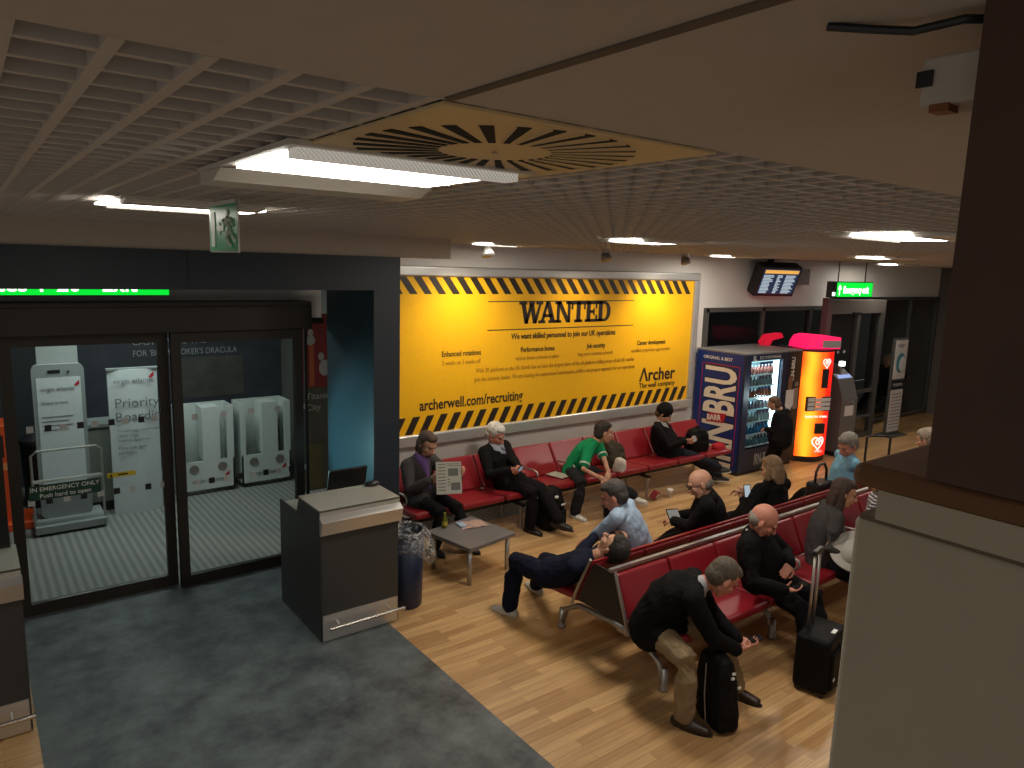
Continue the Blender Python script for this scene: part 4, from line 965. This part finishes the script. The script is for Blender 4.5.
    # ---- top garment
    if top:
        nm, col = top; tm = cloth(nm.replace(' ', '_'), col)
        f2 = fat*1.06; ci = .0 if not coat else .012
        bm = B()
        bl = chestF*bulge
        tube(bm, [sp(0)-axis*.04*s, sp(.18)+bl, sp(.42)+bl*.8, sp(.7), sp(.9), sp(.985)], [((.175+ci)*s*f2, (.13+ci)*s*f2), ((.168+ci)*s*f2, (.128+ci)*s*f2), ((.165+ci)*s*f2, (.124+ci)*s*f2), ((.18+ci)*s*wide, (.127+ci)*s*wide), ((.16+ci)*s*wide, (.095+ci)*s), (.078*s, .07*s)], 20, side=[Lf, Lf, SL, SL, SL, SL])
        for q in (1, -1):
            tube(bm, [sp(.93)+SL*q*.04*s, sh[q]+axis*.005], [.072*s, .070*s+ci*.5], 12)
            if slv == 'long':
                r0, r1, r2_ = .070+ci*.7, .056+ci*.7, .042+ci*.6
                tube(bm, [sh[q], lerp(sh[q], EL[q], .5), EL[q], lerp(EL[q], H[q], .5), lerp(EL[q], H[q], .96)], [r0*s, (r0*.5+r1*.5)*s, r1*s, (r1+r2_)/2*s, r2_*s], 12)
            elif slv == 'rolled':
                tube(bm, [sh[q], EL[q], lerp(EL[q], H[q], .25)], [.072*s, .060*s, .052*s], 12)
            else:
                tube(bm, [sh[q], lerp(sh[q], EL[q], .72)], [.072*s, .068*s], 12)
        if coat:
            for q in (1, -1):
                kk = lerp(hj[q], KN[q], .42*coat); tube(bm, [hip+Lf*q*.06, kk], [.135*s, .115*s], 12)
            tube(bm, [sp(.1)-F*.02, hip-F*.06+V((0, 0, -.06))], [(.18*s, .13*s), (.18*s, .11*s)], 14, side=Lf)
        if collar != 'none':
            for q in (1, -1): tube(bm, [neck-chestF*.045*s-axis*.0, neck+SL*q*.055*s+axis*.008, neck+SL*q*.03*s+chestF*.055*s-axis*.03], [(.018*s)]*3, 8)
        if hood: ell(bm, neck-chestF*.07*s-axis*.02, (SL, chestF, axis), (.10*s, .05*s, .07*s), 12)
        remeshed('jacket' if slv == 'long' else 'shirt', bm, tm, T, vox, 3, disp=.020, dsize=.09)
    if slv == 'short' and collar:
        bm = B()
        for q in (1, -1):
            c_ = lerp(sh[q], EL[q], .74); dd = (EL[q]-sh[q]).normalized(); cyl(bm, c_, c_+dd*.018, .071*s, .070*s, 18)
        obj('sleeve_trim', bm, mat('white_trim', (.55, .55, .48), .7), T)
    if shirt:
        nm, col, wd, t0, t1 = shirt
        bm = B(); pts = [sp(t)+chestF*(.035*s+bulge*.8) for t in np.linspace(t0, t1, 6)]
        rr = [((wd*(.55+.45*k/5))*s, (.122, .124, .122, .116, .102, .084)[k]*s) for k in range(6)]
        tube(bm, pts, rr, 16, side=SL)
        tube(bm, [neck+chestF*.02, neck+chestF*.012+axis*.02], [(.062*s, .062*s)]*2, 14, side=SL)
        remeshed('shirt', bm, cloth(nm.replace(' ', '_'), col, bump=.2), T, .007, 2)
        if tie:
            pts = [sp(t)+chestF*((.035+.113-(.014 if t > .8 else 0))*s+bulge*.8) for t in np.linspace(t0+.05, .9, 7)]
            bm = B(); tube(bm, pts, [(.020+.016*(1-k/6), .006) for k in range(7)], 10, side=SL)
            obj('tie', bm, striped_mat('striped_tie', (.04, .05, .10), (.45, .47, .55), 9), T, smooth=True)
    # ---- trousers
    if bot:
        nm, col = bot; bmt = cloth(nm.replace(' ', '_'), col)
        bm = B(); g = baggy*1.10
        tube(bm, [sp(.16), sp(0), hip-axis*.02], [(.150*s*fat, .112*s*fat), (.165*s*fat, .125*s*fat), (.155*s, .115*s)], 16, side=Lf)
        for q in (1, -1):
            an = lerp(KN[q], A[q], .98)
            tube(bm, [hj[q], lerp(hj[q], KN[q], .5), KN[q], lerp(KN[q], A[q], .3), lerp(KN[q], A[q], .7), an], [.092*s, .082*s*g, .070*s*g, .069*s*g, .064*s*g, .062*s*g], 12)
        remeshed('trousers', bm, bmt, T, vox, 3, disp=.022, dsize=.08)
    if shoe:
        nm, col = shoe; shm = mat(nm.replace(' ', '_'), col, .45, spec=.5)
        for q in (1, -1):
            ff = (tfl if q > 0 else tfr); ff = V(ff) if ff else F; ff = ff.normalized(); sd = V((-ff.y, ff.x, 0))
            sd = sd.normalized() if sd.length > .1 else SL; un = ff.cross(sd); un = -un if un.z < 0 else un
            o0 = A[q]-un*.055*s
            bm = B()
            tube(bm, [o0-ff*.055*s, o0-ff*.0, o0+ff*.08*s-un*.002, o0+ff*.165*s-un*.008], [(.040*s, .042*s), (.045*s, .052*s), (.048*s, .040*s), (.038*s, .027*s)], 14, side=sd)
            tube(bm, [A[q]-ff*.008, o0-ff*.008+un*.01], [(.050*s, .056*s)]*2, 12, side=sd)
            sh_o = remeshed('shoe', bm, shm, T, .007, 2)
            bm = B(); pts = []
            for k in range(20):
                a = 2*pi*k/20; pts.append((.062*s+cos(a)*.145*s*(1 if cos(a) > 0 else .92), sin(a)*(.042+.004*cos(a))*s))
            prism(bm, pts, o0-un*.042*s, ff, sd, un*.018*s); obj('sole', bm, mat('sole_light' if sole else 'sole_dark', sole or (.02, .015, .012), .6), sh_o)
    return T, dict(H=H, EL=EL, KN=KN, A=A, base=base, hp=hp, sh=sh, neck=neck, chestF=chestF, SL=SL, F=F, sp=sp, axis=axis, fd=fd, lf=lfv, up=upv)

black = ('black jacket cloth', (.007, .006, .007)); dtr = ('black trouser cloth', (.009, .008, .010)); bsh = ('black leather', (.010, .009, .008))
def wp_(I, q, k='H'): return I[k][q]+I['base']
phm = mat('phone_black', (.008, .008, .009), .2); scr = emis('phone_screen', (.25, .3, .36), .5)
def device(name, label, cat, c, ux, uy, w, h, screen=scr, t=.009):
    """flat hand-held device centred at c"""
    ux = V(ux).normalized(); uy = V(uy); uy = (uy-ux*uy.dot(ux)).normalized(); n = ux.cross(uy)
    T = thing(name, label, cat, c)
    prism(bm := B(), [(-w/2, -h/2), (w/2, -h/2), (w/2, h/2), (-w/2, h/2)], -n*t/2, ux, uy, n*t); obj('case', bm, phm, T)
    prism(bm := B(), [(-w/2+.005, -h/2+.01), (w/2-.005, -h/2+.01), (w/2-.005, h/2-.01), (-w/2+.005, h/2-.01)], n*t/2, ux, uy, n*.001); obj('screen', bm, screen, T)
    return T

# --- wall bench, left to right
# man reading a newspaper
P1, I1 = person('long-haired man in grey blazer and purple shirt reading a newspaper', (3.97, 6.82, .54), (3.93, 6.84, 1.00), (3.985, 6.745, 1.175), -80, (.22, -.85, -.45),
    (4.16, 6.34, .86), (3.83, 6.42, .86), (4.28, 6.36, .08), (3.95, 6.50, .08), top=('grey blazer wool', (.050, .045, .048)), bot=dtr, shoe=bsh, hairc=(.055, .03, .02), hair='neck',
    shirt=('purple shirt', (.16, .09, .26), .085, .22, .97), coat=.5, shf=-72, tfl=(.25, -1, 0), tfr=(.0, -1, 0), curl=.55, hnl=(-.3, .6, 0), hnr=(.6, .5, 0), hdl=(.1, -.4, .5), hdr=(.5, -.3, .4))
bm = B(); ell(bm, I1['hp'](.07, 0, -.085), (I1['fd'], I1['lf'], I1['up']), (.030, .040, .026), 12); remeshed('beard', bm, mat('beard_brown', (.07, .035, .02), .9), P1, .006, 1)
T = thing('newspaper', 'folded grey newspaper held up by the long-haired man', 'newspaper', (3.97, 6.30, .90))
npm = mat('newsprint', (.36, .35, .30), .8); npi = mat('newsprint_ink', (.11, .11, .10), .8)
ux = V((1, -.10, -.10)).normalized(); uy = V((.03, .30, .95)); uy = (uy-ux*uy.dot(ux)).normalized(); nn = ux.cross(uy)
if nn.y > 0: nn = -nn
bm = B()
prism(bm, [(-.13, -.17), (.17, -.17), (.17, .17), (-.13, .17)], (0, 0, 0), ux, uy, nn*.006); prism(bm, [(-.128, -.165), (.165, -.165), (.165, .165), (-.128, .165)], -nn*.006, ux, uy, nn*.005); obj('pages', bm, npm, T)
bm = B()
def pq(a, b, c, d): prism(bm, [(a, b), (c, b), (c, d), (a, d)], nn*.006, ux, uy, nn*.001)
pq(.01, .02, .13, .10); pq(.04, -.13, .15, -.05)
for k in range(9): pq(-.11, .14-k*.034, -.02, .15-k*.034)
for k in range(3): pq(.0, -.02-k*.03, .03, -.01-k*.03)
for k in range(2): pq(.0, .125+k*.02, .15, .132+k*.02)
obj('print', bm, npi, T)

P2, I2 = person('white-haired man with striped tie and black coat looking at his phone', (5.18, 6.80, .54), (5.01, 6.93, .99), (5.005, 6.865, 1.14), -75, (.30, -.8, -.42),
    (5.06, 6.46, .80), (4.93, 6.47, .80), (5.42, 6.14, .20), (5.22, 6.42, .08), top=('black coat cloth', (.007, .0065, .007)), bot=dtr, shoe=bsh, hairc=(.52, .50, .46), hair='grey_full', sk='pink',
    shirt=('white blue shirt', (.50, .55, .64), .115, .25, .97), tie=1, coat=.5, fat=1.1, wide=1.12, shf=-72, kpl=(.1, -.6, 1), tfl=(.5, -.8, -.1), tfr=(.2, -1, 0), curl=.8, hdl=(-.3, -.5, .1), hdr=(.4, -.5, .1), hnl=(-.6, .3, .2), hnr=(.6, .3, .2))
bm = B(); tube(bm, [I2['hp'](.095, -.026, -.058), I2['hp'](.104, 0, -.052), I2['hp'](.095, .026, -.058)], [.005, .008, .005], 8); obj('moustache', bm, mat('grey_moustache', (.42, .40, .36), .9), P2)
device('mobile_phone', 'small dark phone held by the white-haired man', 'phone', (5.00, 6.36, .835), (1, 0, 0), (0, -.5, .7), .05, .10)

P3, I3 = person('dark-haired man in green polo shirt leaning forward on his knees', (6.26, 6.80, .54), (6.33, 6.52, .94), (6.415, 6.46, 1.085), -75, (.85, -.45, -.12),
    (6.24, 6.12, .58), (6.10, 6.14, .60), (7.02, 6.38, .13), (6.02, 6.50, .08), top=('green polo', (.012, .26, .10)), bot=('dark jeans', (.022, .022, .026)), shoe=('white trainer', (.62, .60, .54)), sole=(.5, .48, .42),
    hairc=(.022, .016, .012), slv='short', collar='trim', shf=-60, back=.09, epl=(.5, -.2, -.6), epr=(-.6, -.2, -.6), tfl=(.5, -1, 0), tfr=(.1, -1, 0), curl=.9, hdl=(-.5, -.4, -.3), hdr=(.3, -.4, -.4), hnl=(-.3, .3, -.6), hnr=(.4, .3, -.5), kpl=(.1, -.3, 1), kpr=(-.35, -1, .9))
P4, I4 = person('man in black beanie and black jacket with crossed legs', (8.12, 6.82, .54), (7.99, 6.93, .93), (8.04, 6.88, 1.085), -50, (.45, -.7, -.5),
    (8.22, 6.56, .72), (8.10, 6.52, .74), (8.86, 6.36, .12), (8.98, 6.32, .20), top=black, bot=('dark denim', (.014, .015, .022)), shoe=('black suede', (.012, .012, .012)), sole=(.5, .5, .46), hair='beanie', hairc=(.08, .045, .02), fat=1.2, wide=1.12, coat=.4,
    shirt=('grey top', (.42, .42, .40), .075, .3, .93), shf=-60, kpl=(.2, -.3, 1), kpr=(.3, -.6, 1), tfl=(.9, -.4, -.1), tfr=(.9, -.5, .1), curl=.8, hdl=(.3, -.5, .1), hdr=(.5, -.4, .1), hnl=(-.5, .2, .3), hnr=(.5, .2, .3))
device('mobile_phone', 'pale phone in the hands of the man in the beanie', 'phone', (8.23, 6.46, .77), (.8, -.6, 0), (.3, .2, .9), .06, .10, mat('pale_phone', (.4, .4, .42), .3))

# --- island bench, far row (seen from behind)
P5, I5 = person('man in navy tracksuit slumped back asleep on the end red seat', (3.95, 4.50, .52), (4.05, 4.13, .76), (4.14, 3.985, .875), 90, (.05, .55, .75),
    (4.32, 4.40, .80), (4.42, 4.26, .86), (3.78, 4.90, .08), (4.28, 5.12, .08), top=('navy tracksuit top', (.010, .012, .026)), bot=('navy tracksuit bottoms', (.010, .012, .026)), shoe=('pale trainer', (.55, .53, .46)), sole=(.5, .48, .42), hairc=(.016, .012, .010),
    hair='short', back=.04, kpl=(.2, .4, 1), kpr=(.1, .5, 1), tfl=(-.35, .9, 0), tfr=(.1, 1, 0), epl=(-.6, 0, -.3), epr=(.8, .3, -.3), curl=1.0, hdl=(1, -.2, 0), hdr=(.3, -.8, .2), tilt=-.1, baggy=1.1, hood=0, shf=100)
bm = B()
for a, b, c_ in (((3.84, 4.42, .60), (3.86, 4.34, .66), .012),): pass
bm.free()
P6, I6 = person('grey-haired man in light blue shirt seen from behind on the island bench', (4.80, 4.34, .56), (4.53, 4.30, 1.06), (4.47, 4.34, 1.17), 100, (-.55, .72, -.42),
    (4.40, 4.66, .62), (4.72, 4.80, .60), (4.62, 5.05, .08), (4.98, 5.05, .08), top=('light blue shirt', (.34, .44, .58)), bot=dtr, shoe=bsh, hairc=(.045, .038, .034), hair='short', slv='rolled', back=.05, fat=1.1, shf=118, sk='pink')
P7, I7 = person('balding man with glasses in black coat holding a tablet', (5.80, 4.34, .56), (5.60, 4.20, 1.00), (5.56, 4.26, 1.125), 100, (-.70, .60, -.42),
    (5.50, 4.50, .68), (5.74, 4.62, .66), (5.60, 5.02, .08), (5.75, 5.02, .08), top=('black fleece', (.007, .0065, .007)), bot=dtr, shoe=bsh, hairc=(.13, .11, .09), hair='bald', coat=.5, back=.07, shf=130, fat=1.3, wide=1.12, collar=None, sk='fair', hood=1)
bm = B()
hp = I7['hp']
for q in (1, -1):
    pts = [hp(.104+.004*cos(a), q*(.034+.022*cos(a)), .002+.018*sin(a)) for a in [2*pi*k/14 for k in range(15)]]; pipe(bm, pts, .0028, 6); pipe(bm, [hp(.10, q*.056, .006), hp(.0, q*.082, .004)], .0028, 6)
pipe(bm, [hp(.107, -.012, .004), hp(.107, .012, .004)], .0028, 6); obj('glasses', bm, blackp, P7)
device('tablet', 'white tablet held by the balding man with glasses', 'tablet', (5.55, 4.53, .70), (.85, -.35, .0), (.2, .5, .45), .13, .19, mat('tablet_screen', (.30, .32, .33), .3))
P8, I8 = person('blonde-streaked woman in black coat seen from behind, holding a phone', (6.68, 4.34, .56), (6.66, 4.16, .97), (6.66, 4.20, 1.12), 90, (.12, .85, -.35),
    (6.44, 4.36, .78), (6.80, 4.62, .72), (6.50, 5.02, .08), (6.8, 5.02, .08), top=('black hooded coat', (.007, .0065, .007)), bot=dtr, shoe=bsh, hairc=(.19, .115, .055), hair='neck', coat=.8, back=.07, hood=1, s=1.0, fat=1.4, wide=1.2, hdl=(-.1, .0, .9), hnl=(.2, .9, 0), epl=(-.4, .2, -.8), curl=1.0)
device('mobile_phone', 'lit phone held up beside the black-coated woman, above the bald head', 'phone', (6.38, 4.28, .90), (1, -.5, .0), (-.15, .45, 1), .075, .14, emis('phone_screen2', (.35, .42, .48), .7))
T = thing('handbag', 'black handbag with arched handle on the seat beside the blonde woman', 'handbag', (7.84, 4.30, .475))
obj('bag_body', bx(-.16, -.10, 0, .16, .10, .30, bev=.04), black_b := mat('black_leather_bag', (.010, .010, .010), .4), T)
obj('handle', pipe(B(), [(-.12, 0, .28), (-.11, 0, .42), (-.05, 0, .50), (.05, 0, .50), (.11, 0, .42), (.12, 0, .28)], .016), black_b, T, smooth=True)
P9, I9 = person('grey-haired man in pale blue shirt bending behind the parapet end', (8.35, 4.34, .56), (8.30, 4.24, 1.03), (8.22, 4.22, 1.175), 120, (-.85, .25, -.5),
    (8.5, 4.5, .62), (8.66, 4.5, .62), (8.1, 5.0, .08), (8.4, 5.05, .08), top=('sky blue shirt', (.20, .42, .60)), bot=dtr, shoe=bsh, hairc=(.20, .18, .155), hair='grey_full', sk='pink', shf=140, fat=1.3, wide=1.15)

# --- island bench, near row
P10, I10 = person('bald man in black coat looking down at the phone in his hand', (5.38, 3.36, .55), (5.18, 3.38, 1.00), (5.16, 3.28, 1.135), -75, (.45, -.62, -.52),
    (5.34, 3.12, .76), (5.10, 3.00, .64), (5.46, 2.84, .08), (5.16, 2.74, .08), top=('black wool coat', (.007, .0065, .007)), bot=dtr, shoe=bsh, hairc=(.22, .19, .16), hair='bald', sk='pink', coat=.6, fat=1.3, wide=1.12, shf=-65, vox=.008,
    hdl=(-.9, -.25, -.25), hnl=(.1, .5, -.6), hdr=(.8, -.4, 0), hnr=(.1, .2, 1), curl=.42, epl=(.8, -.2, -.5), back=.05, baggy=1.05, bulge=.02)
bm = B(); q = I10['H'][1]; d_ = (I10['H'][1]-I10['EL'][1]).normalized(); cyl(bm, q-d_*.030, q-d_*.008, .036, .035, 16); obj('wristwatch', bm, steel, P10)
bm = B(); ax_ = I10['axis']; nk = I10['neck']
ell(bm, nk+I10['chestF']*.005+ax_*.018, (I10['SL'], I10['chestF'], ax_), (.070, .074, .022), 16); remeshed('shirt_collar', bm, mat('white_collar', (.55, .53, .55), .7), P10, .006, 1)
hh = wp_(I10, -1)
device('mobile_phone', 'black phone in the bald man\'s hand with a bright edge', 'phone', hh+V((.115, -.05, .028)), (.3, .9, 0), (.9, -.3, .25), .06, .12)
P11, I11 = person('man in black coat and khaki trousers bending over his phone', (3.98, 3.34, .54), (4.06, 3.06, .93), (4.19, 2.945, 1.0), -72, (.66, -.30, -.66),
    (4.33, 2.88, .50), (4.21, 2.80, .50), (4.42, 2.92, .09), (3.80, 2.90, .09), top=('black overcoat', (.007, .0065, .007)), bot=('khaki chino', (.26, .185, .105)), shoe=('brown leather', (.030, .014, .009)), hairc=(.085, .065, .045), hair='short', sk='pink',
    coat=.7, fat=1.18, wide=1.08, shf=-50, vox=.008, back=.13, hdl=(.5, -.45, -.1), hdr=(.8, -.15, -.1), hnl=(-.2, -.3, .9), hnr=(.3, .5, .6), curl=.85, epl=(.4, .5, -.8), epr=(-.5, -.3, -.7), kpl=(.4, -.8, .8), kpr=(-.3, -1, 1), tfl=(.25, -1, 0), tfr=(.45, -1, 0), baggy=1.05,
    shirt=('pale shirt', (.40, .40, .42), .045, .55, .95))
hl_ = wp_(I11, 1)
device('mobile_phone', 'dark phone held in both hands by the man in khaki trousers', 'phone', hl_+V((.085, -.07, .012)), (.5, .8, .1), (.75, -.5, .3), .065, .13)
P12, I12 = person('long-haired woman in grey cardigan with a pale hat on her lap', (6.30, 3.36, .54), (6.27, 3.30, 1.03), (6.34, 3.24, 1.18), -60, (.66, -.74, -.28),
    (6.30, 3.02, .70), (6.15, 3.02, .64), (6.35, 2.80, .08), (6.1, 2.80, .08), top=('grey cardigan knit', (.055, .050, .050)), bot=dtr, shoe=bsh, hairc=(.045, .024, .016), hair='long', sk='fair', s=.95, shf=-45, curl=.6, back=.07, epr=(-.6, 0, -.8), hdr=(.8, -.4, -.3), fat=1.15, wide=1.08)
T = thing('sun_hat', 'pale wide-brimmed hat on the long-haired woman\'s lap', 'hat', (6.12, 3.00, .72))
hm_ = mat('cream_felt', (.40, .37, .33), .85)
bm = B(); rings = []
for r_, z in ((.10, .10), (.105, .02), (.11, .0), (.195, -.01), (.205, -.005), (.20, .0), (.11, .012)):
    rings.append([V((r_*cos(a), r_*sin(a)*.9, z+(.07*cos(a)**2 if r_ > .19 else 0))) for a in [2*pi*k/30 for k in range(30)]])
loft(bm, rings[::-1]); o = obj('hat_felt', bm, hm_, T, smooth=True); o.rotation_euler = (R(28), R(-38), 0)
# striped person further along
P13, I13 = person('person in striped top, mostly hidden behind the parapet end', (7.42, 3.38, .55), (7.32, 3.34, 1.0), (7.24, 3.42, 1.14), -70, (-.5, -.4, -.5),
    (7.3, 3.1, .7), (7.1, 3.15, .75), (7.5, 2.8, .08), (7.2, 2.8, .08), bot=dtr, shoe=bsh, hairc=(.02, .012, .010), hair='short', sk='tan')
bm = B(); sp_ = I13['sp']
tube(bm, [sp_(0), sp_(.4), sp_(.8), sp_(.97)], [(.17, .13), (.165, .125), (.17, .12), (.08, .07)], 18, side=I13['SL'])
for q in (1, -1): tube(bm, [I13['sh'][q], I13['EL'][q], I13['H'][q]], [.07, .055, .042], 12)
remeshed('striped_top', bm, striped_mat('striped_knit', (.03, .03, .035), (.55, .53, .55), 11, 'Z'), P13, .009, 2)
P14, I14 = person('distant seated person whose grey head shows over the parapet coping', (9.62, 3.98, .56), (9.58, 3.92, 1.0), (9.54, 3.9, 1.15), 90, (0, .9, -.3),
    (9.5, 4.2, .7), (9.7, 4.2, .7), (9.5, 4.6, .08), (9.7, 4.6, .08), top=('olive jacket', (.06, .05, .03)), bot=dtr, shoe=bsh, hairc=(.24, .19, .14), hair='grey_full')
T = thing('single_seat', 'red seat hidden behind the parapet under the distant seated person', 'seat', (9.3, 3.5, 0))
obj('seat', bx(0, .22, .39, .6, .75, .45, bev=.02), redv, T); obj('backrest', bx(0, .14, .45, .6, .20, .80, bev=.02), redv, T)
for a in (.05, .55):
    for b in (.2, .7): obj('leg', cyl(B(), (a, b, 0), (a, b, .39), .018), alu, T)

# --- person at the drinks machine
P15, I15 = person('short person in black jacket standing at the drinks machine', (9.70, 6.02, .70), (9.74, 6.06, 1.10), (9.66, 6.15, 1.21), 100, (-.25, .85, -.30),
    (9.62, 6.22, .80), (9.84, 6.22, .80), (9.62, 6.02, .07), (9.80, 5.96, .07), top=('black rain jacket', (.007, .0065, .007)), bot=dtr, shoe=bsh, hairc=(.10, .05, .03), hair='short', s=.80, kpl=(0, 1, .1), kpr=(0, 1, .1), hood=1, coat=.45, fat=1.35, wide=1.15)
# --- dim person outside the right door
P16, I16 = person('dim person in red scarf and dark coat sitting beyond the totem', (17.5, 8.2, .56), (17.3, 8.15, 1.05), (17.2, 8.1, 1.22), 180, (-.8, -.3, -.2),
    (17.5, 7.9, .8), (17.8, 7.8, .8), (16.9, 8.2, .08), (16.9, 8.5, .08), top=('dim coat', (.012, .010, .010)), bot=dtr, shoe=bsh, hairc=(.3, .26, .2), hair='short', vox=.014)
T = thing('outside_seat', 'dark seat beyond the right-hand window glass', 'seat', (17.5, 8.2, 0))
obj('seat', bx(-.3, -.3, .36, .3, .3, .42), blk, T); 
for a in (-.25, .25): obj('leg', cyl(B(), (a, 0, -.01), (a, 0, .36), .02), dk, T)

# ------------------------------------------------------------------ bags and small things
def softbag(name, label, cat, loc, w, d, h, m, rz=0, lean=(0, 0), disp=.03):
    T = thing(name, label, cat, loc, rotz=rz)
    bm = B(); L = []
    for z, k in ((.0, .86), (.06, 1.0), (.4, 1.02), (.75, .92), (.93, .72), (1.0, .45)):
        ring = []
        for i in range(24):
            a = 2*pi*i/24; cx = abs(cos(a))**.55*(1 if cos(a) > 0 else -1); sy = abs(sin(a))**.55*(1 if sin(a) > 0 else -1)
            ring.append(V((cx*w/2*k+lean[0]*z*h, sy*d/2*k+lean[1]*z*h, z*h+.012)))
        L.append(ring)
    loft(bm, L); remeshed('bag_body', bm, m, T, .01, 2, disp=disp, dsize=.09)
    return T
bagm = cloth('black_nylon', (.007, .0065, .007), rough=.55); rf = mat('reflective_mark', (.75, .75, .72), .3)
T = softbag('backpack', 'black backpack on the floor by the white-haired man\'s feet', 'backpack', (5.53, 6.42, 0), .36, .26, .50, bagm, .3)
obj('front_pocket', bx(-.13, -.165, .05, .13, -.12, .24, bev=.02), bagm, T); obj('reflective_tab', bx(.03, -.155, .30, .10, -.135, .315), rf, T); obj('reflective_tab', bx(-.10, -.15, .42, -.06, -.12, .445), rf, T)
obj('strap', pipe(B(), [(-.1, .13, .48), (-.1, .17, .35), (-.1, .16, .1)], .015), bagm, T)
T = softbag('rucksack', 'black rucksack between the knees of the man in green', 'backpack', (6.44, 6.20, 0), .30, .24, .44, bagm, .1)
obj('front_pocket', bx(-.11, -.15, .05, .11, -.11, .2, bev=.02), bagm, T)
T = softbag('coat_pile', 'olive coat and black scarf heaped on the seat right of the man in green', 'coat', (6.98, 6.80, .46), .34, .26, .34, cloth('olive_coat_cloth', (.055, .045, .032)), .2, (0, .22), .06)
T = softbag('carrier_bag', 'crumpled white bag on the seat beside the man in green', 'bag', (6.86, 6.57, .46), .20, .15, .17, cloth('white_bag', (.55, .50, .46)), .4, disp=.05)
T = softbag('shoulder_bag', 'black shoulder bag propped on the seat beside the man in the beanie', 'bag', (8.62, 6.72, .46), .36, .22, .36, bagm, -.3)
obj('strap', pipe(B(), [(-.12, 0, .30), (0, .02, .40), (.12, 0, .30)], .012), bagm, T)
T = softbag('red_bag', 'small red bag at the end of the wall bench by the drinks machine', 'bag', (9.03, 6.62, .46), .22, .16, .10, cloth('red_bag_cloth', (.35, .02, .025)), 0, disp=.02)
# books on the seat of the wall bench
T = thing('red_folder', 'dark red folder lying on the seat left of the man in green', 'folder', (5.98, 6.80, .475), rotz=R(10))
obj('cover', bx(-.10, -.14, 0, .10, .14, .018, bev=.003), mat('dark_red_cover', (.12, .01, .02), .4), T); obj('pages', bx(-.095, -.135, .018, .095, .135, .024), npm, T)
T = thing('paper_cup', 'white takeaway coffee cup standing on the wooden floor', 'cup', (7.73, 6.42, 0))
obj('cup', lathe(B(), (0, 0, 0), [(.028, 0), (.040, .10), (.043, .105)]), mat('white_cup', (.70, .66, .60), .6), T, smooth=True); obj('lid', lathe(B(), (0, 0, .103), [(.045, 0), (.045, .008), (.038, .016)]), mat('cup_lid', (.75, .72, .68), .4), T); obj('sleeve', lathe(B(), (0, 0, .03), [(.0335, 0), (.0395, .045)], cap=False), mat('cup_sleeve', (.52, .44, .34), .8), T)
T = thing('snack_box', 'tipped red and white snack packet on the floor beside the cup', 'packet', (7.42, 6.46, 0), rotz=.4)
o = obj('packet', bx(-.06, -.04, 0, .06, .04, .12, bev=.006), mat('red_packet', (.25, .02, .03), .5), T); o.rotation_euler = (R(28), R(16), 0); o.location = (0, 0, .028)
o = obj('packet_print', bx(-.035, -.044, .04, .035, -.040, .10), mat('white_trim', (.55, .55, .48)), T); o.rotation_euler = (R(28), R(16), 0); o.location = (0, 0, .028)
# bag of khaki man
T = softbag('holdall', 'black upright bag standing between the feet of the man in khaki trousers', 'bag', (4.04, 2.80, 0), .19, .34, .50, bagm, R(-20), (0, .10))
obj('zip', pipe(B(), [(-.125, -.05, .06), (-.13, -.02, .25), (-.10, .03, .45)], .004), alu, T)
for a in ((0, -.14, .42), (.02, -.12, .44), (.05, -.15, .35)): obj('metal_tab', bx(a[0]-.012, a[1]-.01, a[2]-.008, a[0]+.012, a[1]+.0, a[2]+.008), rf, T)
# cabin suitcase with long handle
T = thing('cabin_suitcase', 'black cabin suitcase with raised steel handle in front of the bald man', 'suitcase', (5.10, 2.66, 0), rotz=R(12))
obj('case_body', bx(-.21, -.13, .03, .21, .13, .46, bev=.035), bagm, T); obj('front_pocket', bx(-.17, -.155, .07, .17, -.12, .36, bev=.02), bagm, T)
for a in (-.17, .17): obj('wheel', cyl(B(), (a-.015, .09, .025), (a+.015, .09, .025), .025), blackp, T); 
for a in (-.17, .17): obj('foot', bx(a-.02, -.10, 0, a+.02, -.07, .04), blackp, T)
obj('zip_pull', bx(-.16, -.16, .15, -.13, -.155, .17), rf, T); obj('badge', bx(-.03, -.10, .462, .05, -.07, .466), rf, T)
bm = cyl(B(), (-.055, .09, .44), (-.055, .09, 1.05), .011); obj('handle_tube', bm, alu, T, smooth=True); obj('handle_tube', cyl(B(), (.055, .09, .44), (.055, .09, 1.05), .011), alu, T, smooth=True)
obj('handle_grip', bx(-.08, .07, 1.04, .08, .11, 1.085, bev=.012), blackp, T)
